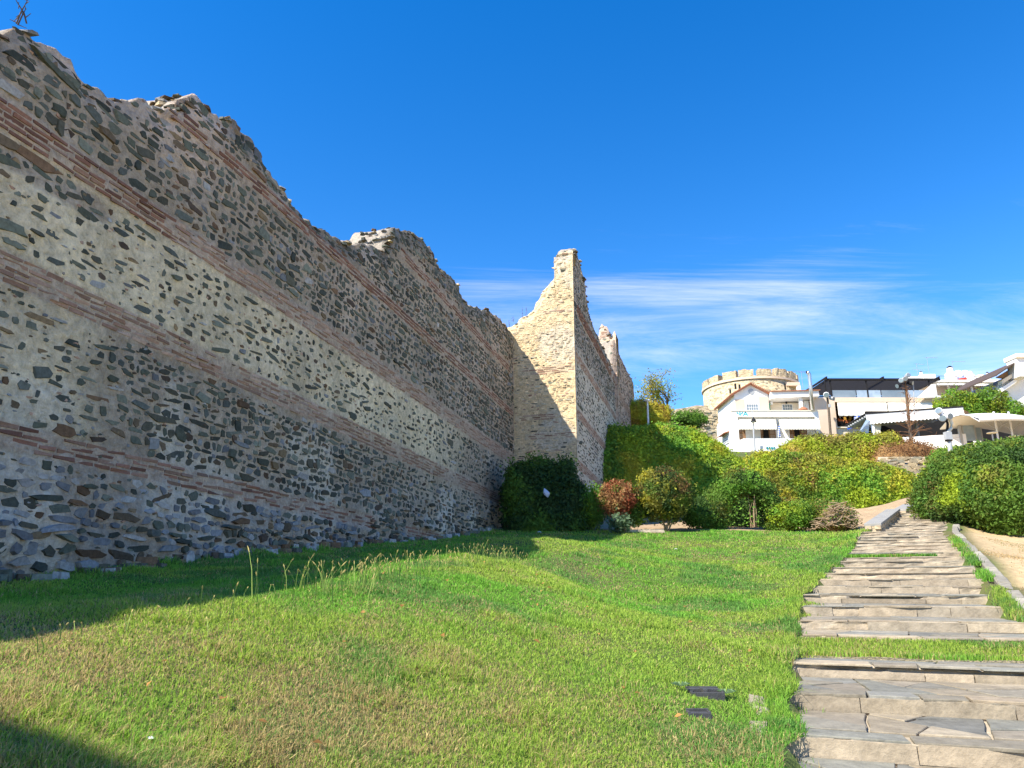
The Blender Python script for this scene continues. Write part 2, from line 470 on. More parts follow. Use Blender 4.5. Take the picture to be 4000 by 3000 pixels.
SLATE = np.array([[0.26, 0.24, 0.195], [0.30, 0.26, 0.20], [0.235, 0.23, 0.195], [0.33, 0.28, 0.205], [0.28, 0.25, 0.195], [0.215, 0.21, 0.185]])
def slab_piece(name, poly, z, th, parent, tilt=None, mat=M_SLAB, col=None, rg=rng):
    """poly in path (u,v)"""
    a = np.array(poly); n = len(a); c = a.mean(0)
    # subdivide edges for a ragged outline
    pts = []
    for i in range(n):
        p, q = a[i], a[(i + 1) % n]; L = np.linalg.norm(q - p); k = max(1, min(4, int(L / 0.22)))
        for j in range(k):
            m = p + (q - p) * j / k
            if j: m = m + rg.normal(0, 0.010, 2)
            pts.append(m)
    a = np.array(pts); n = len(a)
    ai = a + (c - a) * np.minimum(0.007 / np.maximum(np.linalg.norm(c - a, axis=1, keepdims=True), 0.02), 0.3)
    tz = (ai - c) @ (rg.normal(0, 0.006, 2)) + rg.normal(0, 0.003)
    V = []
    for p in a: q = xy_of(p[0], p[1]); V.append((q[0], q[1], z - th))
    for i, p in enumerate(a): q = xy_of(p[0], p[1]); V.append((q[0], q[1], z - 0.006 + tz[i]))
    for i, p in enumerate(ai): q = xy_of(p[0], p[1]); V.append((q[0], q[1], z + tz[i]))
    F = []
    area2 = sum(a[i][0] * a[(i + 1) % n][1] - a[(i + 1) % n][0] * a[i][1] for i in range(n))
    # (u,v) is left-handed seen from above
    order = list(range(n)) if area2 < 0 else list(range(n))[::-1]
    for i in range(n):
        i0, i1 = order[i], order[(i + 1) % n]
        F.append([i0, i1, i1 + n, i0 + n]); F.append([i0 + n, i1 + n, i1 + 2 * n, i0 + 2 * n])
    F.append([i + 2 * n for i in order])
    cc = (SLATE[rg.integers(len(SLATE))] if col is None else np.array(col)) * rg.uniform(0.68, 1.05)
    o = link(name, np_mesh(name, V, F, np.tile(cc, (len(V), 1)), mat), parent)
    return o
WARM = np.array([[0.37, 0.305, 0.225], [0.43, 0.36, 0.26], [0.35, 0.295, 0.22], [0.31, 0.27, 0.21], [0.41, 0.335, 0.24]])
for k in range(len(LIPS) - 1):
    u0, z0 = LIPS[k]; u1, z1 = LIPS[k + 1]
    if u0 > 44: break
    vl, vr = float(pathL(u0)) + rng.normal(0, 0.05), float(pathR(u0)) + rng.normal(0, 0.02)
    near = u0 < 16.5
    zlow = (LIPS[k - 1][1] if k else z0 - 0.14) - 0.05
    # riser: a course of rough masonry with ragged face
    nseg = 26 if near else 12
    V = []; Cc = []
    vs = np.linspace(vl, vr, nseg + 1)
    rise = [zlow, zlow + (z0 - zlow) * 0.4, zlow + (z0 - zlow) * 0.75, z0 - 0.020]
    for iz, zz in enumerate(rise):
        for v in vs:
            du = rng.normal(0, 0.006) + (0.018 if iz == 3 else 0.012) - 0.02 * (rng.random() < 0.03)
            if k in (5, 9) and iz >= 2 and (0.25 if k == 5 else 0.9) < v < (2.2 if k == 5 else 1.9): du -= 0.07
            q = xy_of(u0 + 0.02 - du, v); V.append((q[0], q[1], zz + (rng.normal(0, 0.006) if 0 < iz else 0)))
            Cc.append(WARM[rng.integers(len(WARM))] * rng.uniform(0.8, 1.15))
    for v in vs:      # bed under the flags, back to the next riser
        q = xy_of(u0 + 0.03, v); V.append((q[0], q[1], z0 - 0.035)); Cc.append(WARM[1] * rng.uniform(0.8, 1.1))
    for v in vs:
        q = xy_of(u1 + 0.06, v); V.append((q[0], q[1], z0 - 0.020)); Cc.append(WARM[1] * rng.uniform(0.8, 1.1))
    n1_ = nseg + 1
    F = []
    for r_ in range(5):
        for i in range(nseg):
            F.append([r_ * n1_ + i, r_ * n1_ + i + 1, (r_ + 1) * n1_ + i + 1, (r_ + 1) * n1_ + i])
    # left cheek
    b = len(V)
    for (uu, zz) in ((u0, zlow), (u1 + 0.06, zlow), (u1 + 0.06, z0 - 0.02), (u0, z0 - 0.035)):
        q = xy_of(uu + 0.02, vl); V.append((q[0], q[1], zz)); Cc.append(WARM[0])
    F.append([b, b + 3, b + 2, b + 1])
    link('step', np_mesh('step', V, F, np.array(Cc), M_RISER), path_root)
    # rough facing stones of the riser
    if u0 < 17:
        hz_ = (z0 - 0.018) - (zlow + 0.045); rows_ = 1
        if k in (5, 9): hz_ -= 0.045
        for rw_ in range(rows_):
            v = vl + 0.01
            while v < vr - 0.04:
                L = min(rng.uniform(0.35, 1.3), vr - v)
                if rng.random() < 0.9:
                    hh_ = hz_ / rows_; zc_ = zlow + 0.045 + hh_ * (rw_ + .5); V = []
                    for dd_, g_ in ((0.02, 0.0), (-0.003 - rng.uniform(0, .004), 0.002)):
                        for (sv, sz_) in ((0, -1), (1, -1), (1, 1), (0, 1)):
                            q = xy_of(u0 + dd_ + rng.normal(0, .002), v + 0.003 + g_ + (L - 0.006 - 2 * g_) * sv + rng.normal(0, .003)); V.append((q[0], q[1], zc_ + sz_ * (hh_ / 2 - .003 - g_ * .5) + rng.normal(0, .003)))
                    cc = (WARM[rng.integers(len(WARM))] * .6 + WARM.mean(0) * .4) * rng.uniform(0.70, 1.0)
                    link('riser_stone', np_mesh('riser_stone', V, [[4, 5, 6, 7], [0, 1, 5, 4], [1, 2, 6, 5], [2, 3, 7, 6], [3, 0, 4, 7]], np.tile(cc, (8, 1)), M_RISER), path_root)
                v += L
    # flagstones on the tread
    fl = []
    grass_strip = (k == 5) or (k == 15)
    uu0, uu1 = u0 - 0.004, u1 - 0.01
    if k == 5: uu1 = u0 + 0.50
    if k == 15: uu1 = u0 + 0.45
    if u0 < 9:
        base_w = 0.28
    elif u0 < 17: base_w = 0.40
    else: base_w = 0.0
    if base_w:
        # a nosing course of long stones, then crazy paving behind
        v = vl + 0.02
        while v < vr - 0.05:
            L = min(rng.uniform(0.35, 0.95), vr - v)
            if vr - v - L < 0.2: L = vr - v
            slab_piece('flagstone', inset([(uu0 + rng.normal(0, .012), v + .01), (uu0 + rng.normal(0, .012), v + L), (uu0 + 0.27 + rng.normal(0, .02), v + L + rng.normal(0, .02)), (uu0 + 0.27 + rng.normal(0, .02), v + .01)], 0.008), z0 + rng.normal(0, .004), 0.022, path_root, col=None if rng.random() < 0.55 else WARM[rng.integers(len(WARM))] * 0.9)
            v += L
        for p in split_poly([(uu0 + 0.30, vl + 0.02), (uu0 + 0.30, vr - 0.02), (uu1, vr - 0.02), (uu1, vl + 0.02)] if uu1 - uu0 > 0.4 else [(uu0 + .29, vl), (uu0 + .29, vr), (uu0 + .33, vr), (uu0 + .33, vl)], base_w, rng):
            slab_piece('flagstone', inset(p, 0.014), z0 + 0.002, 0.04, path_root)
    else:
        # far treads: long slabs
        v = vl + 0.02
        while v < vr - 0.05:
            L = min(rng.uniform(0.8, 1.9), vr - v)
            if vr - v - L < 0.4: L = vr - v
            slab_piece('flagstone', inset([(uu0 + rng.normal(0, .015), v), (uu0 + rng.normal(0, .015), v + L), (uu1, v + L), (uu1, v)], 0.012), z0 + rng.normal(0, .004), 0.020, path_root, col=WARM[rng.integers(len(WARM))] * 0.95 if rng.random() < 0.75 else None)
            v += L
# kerb stones along the right edge
kerb = empty('kerb', (*xy_of(10, pathR(10) + .3), 1.1), None); tag(kerb, 'line of long grey kerb stones right of the path', None, None, 'structure')
u = -4.0
while u < 30:
    L = rng.uniform(0.7, 1.3)
    v0 = float(pathR(u)) + 0.16; v1 = float(pathR(u + L)) + 0.16
    w = 0.20 + rng.normal(0, .02)
    z_ = float(path_z(u + L / 2)) + 0.045 + rng.normal(0, .012)
    V = []
    for zz, g in ((-0.35, 0), (0.0, 0), (0.02, 0.025)):
        for (uu, vv, e) in ((u + .01 + g, v0 + g, -L / 2), (u + L - .01 - g, v1 + g, L / 2), (u + L - .01 - g, v1 + w - g, L / 2), (u + .01 + g, v0 + w - g, -L / 2)):
            q = xy_of(uu, vv); V.append((q[0] + rng.normal(0, .006), q[1] + rng.normal(0, .006), z_ + zz + e * 0.135 + rng.normal(0, .006)))
    F = [[8, 11, 10, 9]]
    for b in (0, 4):
        for i in range(4): F.append([b + i, b + 4 + i, b + 4 + (i + 1) % 4, b + (i + 1) % 4])
    link('kerb_stone', np_mesh('kerb_stone', V, F, np.tile(np.array([0.29, 0.265, 0.215]) * rng.uniform(.7, 1.2), (12, 1)), M_SLAB), kerb)
    u += L
# edging stones half sunk in the grass left of the path
edging = empty('stone_edging', (*xy_of(5, -1), 0.5)); tag(edging, 'low worn edging stones sunk in grass left of the path', None, None, 'structure')
for (ex, ey, Y, L) in [(2965, 2980, 5.15, .30), (2955, 2870, 5.75, .42), (2968, 2800, 6.2, .3), (2955, 2760, 6.45, .34), (2965, 2720, 6.75, .32), (2972, 2690, 7.0, .26)]:
    q = at(ex, ey, Y); q[2] = gz(q[0], q[1]) - 0.022
    V = []
    for zz, g in ((-0.2, 0), (0.01, 0.01), (0.03, 0.04)):
        for sx, sy in ((-1, -1), (1, -1), (1, 1), (-1, 1)):
            p = PRGT * (sx * (0.07 - g * .5) + rng.normal(0, .010)) + PDIR * (sy * (L * .45 - g) + rng.normal(0, .015))
            V.append((q[0] + p[0], q[1] + p[1], q[2] + zz + rng.normal(0, .006) + sy * L * .08))
    F = [[8, 9, 10, 11]]
    for b in (0, 4):
        for i in range(4): F.append([b + i, b + (i + 1) % 4, b + 4 + (i + 1) % 4, b + 4 + i])
    link('edging_stone', np_mesh('edging_stone', V, F, np.tile(np.array([0.25, 0.215, 0.16]) * rng.uniform(.85, 1.1), (12, 1)), M_SLAB), edging)

# ================================================================== MASONRY
def project(p):
    p = np.asarray(p, float); d = p - np.array([0, 0, EYE])
    yc = d[..., 1] * CP + d[..., 2] * SP; zc_ = -d[..., 1] * SP + d[..., 2] * CP
    return 2000 + FPX * d[..., 0] / yc, 1500 - FPX * zc_ / yc, yc
def lump(rg, a, b, h, n=None, flat=False):
    """angular stone seen from the front: rim, shoulder and a tilted face. returns local (u,z,d) and faces"""
    n = n or int(rg.integers(5, 9))
    ang = (np.arange(n) + rg.uniform(-0.32, 0.32, n)) / n * 2 * math.pi + rg.uniform(0, 6.28)
    sq = rg.uniform(0.55, 0.9)
    r = rg.uniform(0.70, 1.18, n)
    cu = np.sign(np.cos(ang)) * np.abs(np.cos(ang)) ** sq * r; cz = np.sign(np.sin(ang)) * np.abs(np.sin(ang)) ** sq * r
    sk = rg.normal(0, 0.25)
    cu = cu + sk * cz * 0.6
    k = rg.uniform(0.80, 0.94)
    tu, tz = rg.normal(0, 0.22, 2)
    V = np.zeros((2 * n, 3))
    V[:n, 0] = cu * a; V[:n, 1] = cz * b; V[:n, 2] = -0.03
    off = rg.uniform(-0.08, 0.08, 2)
    V[n:, 0] = (cu * k + off[0]) * a; V[n:, 1] = (cz * k + off[1]) * b
    V[n:, 2] = h + min(a, b) * 0.12 * (tu * cu * k + tz * cz * k) + rg.normal(0, 0.003, n)
    F = [[i, (i + 1) % n, n + (i + 1) % n, n + i] for i in range(n)] + [[n + i for i in range(n)]]
    return V, F
def brick_geo(rg, L, H, h):
    V = np.array([[x * L / 2, z * H / 2, d] for d in (-0.05, h) for x, z in ((-1, -1), (1, -1), (1, 1), (-1, 1))], float)
    V[:, :2] += rg.normal(0, 0.006, (8, 2)); V[4:, 2] += rg.normal(0, 0.008, 4)
    V[4:, 0] *= 0.985; V[4:, 1] *= 0.93
    F = [[0, 1, 5, 4], [1, 2, 6, 5], [2, 3, 7, 6], [3, 0, 4, 7], [4, 5, 6, 7]]
    return V, F
def emit(items, nobj, name, rest_name, mat, parent, P):
    """items: (u,z,d,V,F,col,score). The nobj largest in view become single objects, the rest one mesh"""
    if not items: return
    order = sorted(range(len(items)), key=lambda i: -items[i][6])
    single = set(i for i in order[:nobj] if items[i][6] > 0)
    RV, RF, RC = [], [], []; base = 0
    for i, (u, z, d, V, F, col, sc) in enumerate(items):
        W = P(u + V[:, 0], z + V[:, 1], d + V[:, 2])
        C = np.tile(col, (len(V), 1))
        if i in single:
            link(name, np_mesh(name, W, F, C, mat), parent)
        else:
            RV.append(W); RC.append(C); RF += [[base + j for j in f] for f in F]; base += len(V)
    if RV:
        o = link(rest_name, np_mesh(rest_name, np.concatenate(RV), RF, np.concatenate(RC), mat), parent)
        tag(o, kind='stuff')
def score(P, u, z, area, ndir):
    p = P(np.array([u]), np.array([z]), np.array([0.0]))[0]
    x, y, yc = project(p)
    if yc < 0.5 or x < -20 or x > 4020 or y < -20 or y > 3020: return 0
    v = np.array([0, 0, EYE]) - p; L = np.linalg.norm(v)
    return area * max(0.0, float(v @ ndir) / L) / L ** 2 * FPX ** 2

GREEN = [np.array(c) for c in [(0.088, 0.096, 0.070), (0.060, 0.066, 0.052), (0.115, 0.124, 0.092), (0.16, 0.17, 0.13), (0.088, 0.084, 0.060), (0.10, 0.11, 0.095)]]
BROWN = [np.array(c) for c in [(0.15, 0.09, 0.05), (0.12, 0.088, 0.055), (0.19, 0.135, 0.075), (0.095, 0.068, 0.048)]]
GREY = [np.array(c) for c in [(0.22, 0.225, 0.23), (0.28, 0.28, 0.27), (0.17, 0.175, 0.18), (0.33, 0.31, 0.28)]]
TAN = [np.array(c) for c in [(0.58, 0.46, 0.28), (0.64, 0.51, 0.32), (0.52, 0.42, 0.27), (0.47, 0.39, 0.27), (0.60, 0.46, 0.28), (0.42, 0.38, 0.28)]]
REDB = [np.array(c) for c in [(0.23, 0.115, 0.078), (0.28, 0.145, 0.098), (0.18, 0.092, 0.066), (0.30, 0.18, 0.125), (0.25, 0.16, 0.115)]]
PINKB = [np.array(c) for c in [(0.36, 0.225, 0.155), (0.41, 0.275, 0.20), (0.31, 0.185, 0.125), (0.43, 0.31, 0.235)]]

def masonry(root, P, ndir, u0, u1, base, top, bands, zone, slope=0.0, res=0.06, rows=(0.10, 0.20), nstone=300, nbrick=300, seed=1, thick=1.4, disp=0.05, rough_base=True, crest=True, kind_of=lambda u, z: 'green', mortar_name='mortar_bed', smax=0.55, back=True, chips=0):
    """bands: dicts(z,rows,u0,u1,pal,out,skip); zone(u,z)->(density, mortar rgb, palette picker id)"""
    rg = np.random.default_rng(seed)
    nu = max(3, int((u1 - u0) / res)); U = np.linspace(u0, u1, nu)
    B = base(U); T = top(U) + (fbm2(U, 0 * U, 2.6, 3, seed) - 0.5) * 0.22 + (vnoise(np.stack([U * 7, 0 * U, 0 * U], -1), seed + 3) - 0.5) * 0.10
    nv = max(3, int((T - B).max() / res))
    tt = np.linspace(0, 1, nv)
    UU = np.broadcast_to(U[None], (nv, nu)); ZZ = B[None] + (T - B)[None] * tt[:, None]
    D, MC, _ = zone(UU, ZZ)
    VIS = fbm2(UU, ZZ, 0.9, 3, seed + 40); D0 = D
    def look(A, u, z):
        i = min(nu - 1, max(0, int(round((u - u0) / (u1 - u0) * (nu - 1))))); b_, t_ = B[i], T[i]
        j = min(nv - 1, max(0, int(round((z - b_) / max(t_ - b_, .01) * (nv - 1)))))
        return float(A[j, i])
    dep = (fbm2(UU, ZZ, 1.1, 3, seed + 5) - 0.5) * disp * 1.4 + (fbm2(UU, ZZ, 6.0, 3, seed + 6) - 0.5) * disp * 1.2 - D * 0.018
    if rough_base:
        k = sstep(1.7, 0.2, ZZ - B[None]); dep = dep + k * (0.10 + (fbm2(UU, ZZ, 2.2, 4, seed + 8) - 0.5) * 0.30)
    dep = dep - sstep(0.5, 0.0, T[None] - ZZ) * (0.05 + 0.12 * fbm2(UU, ZZ, 3.0, 2, seed + 9))
    for b in bands:
        zb = b['z'] + slope * (UU - u0); hh = b['rows'] * b.get('pitch', 0.085)
        inb = sstep(-0.03, 0.03, ZZ - zb) * sstep(-0.03, 0.03, zb + hh - ZZ) * (UU > b['u0']) * (UU < b['u1'])
        bc = b.get('mortar', (0.42, 0.325, 0.245))
        MC = MC * (1 - 0.8 * inb[..., None]) + np.array(bc) * 0.8 * inb[..., None]
        dep = dep * (1 - 0.6 * inb)
    W = P(UU.reshape(-1), ZZ.reshape(-1), dep.reshape(-1))
    idx = np.arange(nv * nu).reshape(nv, nu)
    Q = np.stack([idx[:-1, :-1], idx[:-1, 1:], idx[1:, 1:], idx[1:, :-1]], -1).reshape(-1, 4)
    verts = [W]; faces = [Q]; cols = [MC.reshape(-1, 3)]
    n = len(W)
    prev = idx[-1]
    if back:
        for j, dd in enumerate((0.35, 0.75, thick)):
            zt = T + (fbm2(U, np.full_like(U, j * 3.3), 2.4, 3, seed + 30 + j) - 0.5) * 0.35
            verts.append(P(U, zt, np.full(nu, -dd))); cols.append(np.tile(np.array([0.33, 0.29, 0.24]), (nu, 1)))
            cur = n + np.arange(nu); n += nu
            faces.append(np.stack([prev[:-1], prev[1:], cur[1:], cur[:-1]], -1)); prev = cur
        verts.append(P(U, B - 0.3, np.full(nu, -thick))); cols.append(np.tile(np.array([0.4, 0.35, 0.28]), (nu, 1)))
        cur = n + np.arange(nu); n += nu
        faces.append(np.stack([prev[:-1], prev[1:], cur[1:], cur[:-1]], -1))
        for c0 in (0, nu - 1):       # close both ends
            faces.append([np.concatenate([idx[:, c0], [nv * nu + c0, nv * nu + nu + c0, nv * nu + 2 * nu + c0, nv * nu + 3 * nu + c0]])])
    fl_ = [list(f) for A_ in faces if not isinstance(A_, np.ndarray) for f in A_]
    faces = [A_ for A_ in faces if isinstance(A_, np.ndarray)]
    allq = np.concatenate(faces)
    if fl_: allq = [q_ for q_ in allq.tolist()] + fl_
    body = link(mortar_name, np_mesh(mortar_name, np.concatenate(verts), allq, np.concatenate(cols), M_MORTAR, True), root)
    # ---- bricks
    bricks = []
    for b in bands:
        pitch = b.get('pitch', 0.085); bl = b.get('len', 0.34)
        for r in range(b['rows']):
            u = b['u0'] + rg.uniform(0, bl)
            while u < b['u1']:
                L = bl * rg.uniform(0.8, 1.15)
                if L > 0.05:
                    uc = u + L / 2; zc2 = b['z'] + slope * (uc - u0) + (r + 0.5) * pitch + rg.normal(0, 0.006)
                    vis = look(VIS, uc, zc2)
                    ok = rg.random() > b.get('skip', 0.06) + 0.9 * float(sstep(0.68, 0.76, vis))
                    if ok and zc2 < np.interp(uc, U, T) - 0.05 and zc2 > np.interp(uc, U, B) + 0.05 and uc + L / 2 < u1:
                        pal = b.get('pal', REDB); col = pal[rg.integers(len(pal))] * rg.uniform(0.74, 1.15)
                        V, F = brick_geo(rg, L - 0.022, pitch * b.get('fill', 0.60), rg.uniform(0.002, 0.014) + 0.4 * b.get('out', 0.0))
                        bricks.append((uc, zc2, look(dep, uc, zc2), V, F, col, score(P, uc, zc2, L * pitch, ndir)))
                u += L
    emit(bricks, nbrick, 'brick', 'brick_courses', M_BRICK, root, P)
    # ---- stones
    stones = []
    z = float(np.min(B - slope * (U - u0))) - 0.1; zmax = float(np.max(T - slope * (U - u0)))
    while z < zmax:
        h = rg.uniform(*rows)
        u = u0 + rg.uniform(0, 0.3)
        while u < u1 - 0.06:
            zc2 = z + h / 2 + slope * (u - u0) + rg.normal(0, 0.02)
            d_ = min(1.0, max(0.0, look(D0, u, zc2)))
            kind = kind_of(u, zc2)
            w = min(smax, float(rg.lognormal(math.log(0.205 if kind != 'fine' else 0.19), 0.55)))
            w = max(0.09, w)
            gap = 0.006 + (1 - d_) * rg.uniform(0.05, 0.34)
            uc = u + w / 2
            u += w + gap
            if uc + w / 2 > u1 - 0.02: continue
            hb = h * rg.uniform(0.72, 0.98) * (0.62 + 0.38 * d_)
            if zc2 + hb / 2 > np.interp(uc, U, T) + 0.02 or zc2 - hb / 2 < np.interp(uc, U, B) - 0.05: continue
            if rg.random() > 0.55 + 0.5 * d_: continue
            bad = False
            for b in bands:
                zb = b['z'] + slope * (uc - u0)
                if b['u0'] - .1 < uc < b['u1'] + .1 and zc2 + hb / 2 > zb - 0.01 and zc2 - hb / 2 < zb + b['rows'] * b.get('pitch', 0.085) + 0.01: bad = True
            if bad: continue
            q = rg.random()
            if kind == 'green': pal = GREEN if q < 0.80 else (BROWN if q < 0.93 else GREY)
            elif kind == 'base': pal = GREY if q < 0.5 else (GREEN if q < 0.85 else BROWN)
            elif kind == 'fine': pal = TAN if q < 0.86 else (PINKB if q < 0.93 else GREEN)
            elif kind == 'pink': pal = BROWN if q < 0.45 else (GREEN if q < 0.8 else PINKB)
            else: pal = GREEN
            col = pal[rg.integers(len(pal))] * rg.uniform(0.7, 1.3) * (0.62 + 0.76 * look(VIS, uc, zc2))
            big = rg.random() < 0.035 and kind != 'fine'
            if big: w *= 1.6; hb *= 1.5
            lowz = float(sstep(1.4, 0.2, zc2 - np.interp(uc, U, B))) if rough_base else 0
            V, F = lump(rg, w / 2 * 1.02, hb / 2 * 1.06, rg.uniform(0.002, 0.016) + 0.06 * lowz * rg.random() + (0.012 if big else 0))
            th_ = rg.normal(0, 0.10); c_, s_ = math.cos(th_), math.sin(th_)
            V[:, 0], V[:, 1] = V[:, 0] * c_ - V[:, 1] * s_, V[:, 0] * s_ + V[:, 1] * c_
            dd = look(dep, uc, zc2) + 0.002
            stones.append((uc, zc2, dd, V, F, col, score(P, uc, zc2, w * hb, ndir)))
        z += h
    nch = int(chips * (u1 - u0) * float((T - B).mean()))
    for _ in range(nch):
        uc = rg.uniform(u0 + .05, u1 - .05); iT, iB = np.interp(uc, U, T), np.interp(uc, U, B)
        zc2 = rg.uniform(iB, iT - .05)
        if any(b['u0'] < uc < b['u1'] and -0.03 < zc2 - b['z'] - slope * (uc - u0) < b['rows'] * b.get('pitch', .085) + .03 for b in bands) and rg.random() < .8: continue
        V, F = lump(rg, rg.uniform(.02, .06), rg.uniform(.012, .03), rg.uniform(.004, .016), 5)
        kind = kind_of(uc, zc2); pal = TAN if kind == 'fine' else ((GREEN, GREEN, GREY, BROWN, PINKB)[rg.integers(5)])
        stones.append((uc, zc2, look(dep, uc, zc2), V, F, pal[rg.integers(len(pal))] * rg.uniform(.8, 1.4), 0))
    emit(stones, nstone, 'stone', 'rubble_stones', M_STONE, root, P)
    # ---- loose crest stones
    if crest:
        RV, RF, RC = [], [], []; nb = 0
        u = u0 + 0.1
        while u < u1 - 0.1:
            for rep in range(2 + int(min(26, 36 * max(0, abs(np.interp(u - .15, U, T) - np.interp(u + .15, U, T)) - .15)))):
                a, bb, c = rg.uniform(0.06, 0.2), rg.uniform(0.02, 0.05), rg.uniform(0.06, 0.16)
                dpt = -rg.uniform(0.14, 0.8)
                th_ = rg.uniform(0, 6.28)
                if smax < .4 and (rep >= 2 or min(np.interp(u - .3, U, T), np.interp(u + .3, U, T)) < np.interp(u, U, T) - .15): continue
                if rep < 2 and min(np.interp(u - .16, U, T), np.interp(u + .16, U, T)) < np.interp(u, U, T) - .3: continue
                pts = []
                for (i, j, k) in ((1, 0, 0), (.4, .9, 0), (-.5, .8, 0), (-1, 0, 0), (-.4, -.9, 0), (.5, -.8, 0)):
                    pts.append((i, j, -0.7)); 
                for (i, j, k) in ((1, 0, 0), (.4, .9, 0), (-.5, .8, 0), (-1, 0, 0), (-.4, -.9, 0), (.5, -.8, 0)):
                    pts.append((i * .78, j * .78, 0.8))
                p = np.array(pts) * rg.uniform(0.6, 1.3, (12, 3))
                L1 = p[:, 0] * a; L2 = p[:, 1] * c; L3 = p[:, 2] * bb + rg.normal(0, .12) * L1
                LU = L1 * math.cos(th_) - L2 * math.sin(th_); LD = L1 * math.sin(th_) + L2 * math.cos(th_)
                zt = np.interp(u, U, T) + rg.uniform(-0.09, 0.03)
                if rep >= 2:
                    dpt = -rg.uniform(0.05, thick - 0.35); c *= 1.4
                    zt = rg.uniform(min(np.interp(u - .15, U, T), np.interp(u + .15, U, T)), max(np.interp(u - .15, U, T), np.interp(u + .15, U, T)))
                    zt = min(zt, float(np.interp(u, U, T)) + 0.01)
                RV.append(P(u + LU, zt + L3, dpt + LD))
                pal = (GREEN, GREY, BROWN, GREEN, TAN)[rg.integers(5)]
                RC.append(np.tile(pal[rg.integers(len(pal))] * rg.uniform(.7, 1.05), (12, 1)))
                for i in range(6): RF.append([nb + i, nb + (i + 1) % 6, nb + 6 + (i + 1) % 6, nb + 6 + i])
                RF.append([nb + 6 + i for i in range(6)]); RF.append([nb + 5 - i for i in range(6)])
                nb += 12
            u += rg.uniform(0.12, 0.32)
        tag(link('crest_rubble', np_mesh('crest_rubble', np.concatenate(RV), RF, np.concatenate(RC), M_STONE), root), kind='stuff')
    return U, T, B

# ------------------------------------------------------------------ the long wall on the left
PERP_W, PERP_T, S_T = 8.6, 5.8, 30.7
TOP_PX = [(0, 118), (40, 112), (81, 90), (136, 112), (199, 181), (307, 226), (370, 325), (434, 371), (506, 389), (560, 383), (624, 419), (696, 432), (706, 395), (720, 382), (778, 376), (850, 425), (940, 488), (1012, 560), (1067, 669), (1112, 732), (1175, 814), (1247, 877), (1320, 922), (1392, 949), (1447, 958), (1520, 976), (1534, 925), (1545, 905), (1573, 886), (1636, 913), (1691, 958), (1727, 1040), (1765, 1078), (1785, 1085), (1817, 1157), (1862, 1202), (1907, 1208), (1962, 1248), (1995, 1285)]
top_sz = [on_perp(x, y, PERP_W) for x, y in TOP_PX]
top_sz = [(-14, 9.4), (-9.1, 9.4), (-9.0, 11.95), (-5.0, 11.95), (-4.95, 9.4), (0, 9.3), (3, 9.0)] + top_sz + [(S_T + 0.05, top_sz[-1][1])]  # tall stretch out of view is added, sized for its shadow at lower left
base_pts = [(-14, 1.3), (0, 1.45), (5, 1.5)] + [on_perp(x, y + 14, PERP_W) for x, y in [(0, 2268), (542, 2212), (1030, 2158), (1580, 2118), (1960, 2053)]] + [(31.5, 4.0)]
SLOPE = -0.030
BND = dict(D=3.30, C=5.35, B=7.30, A=9.42, E=11.28)      # heights at s = 6.5
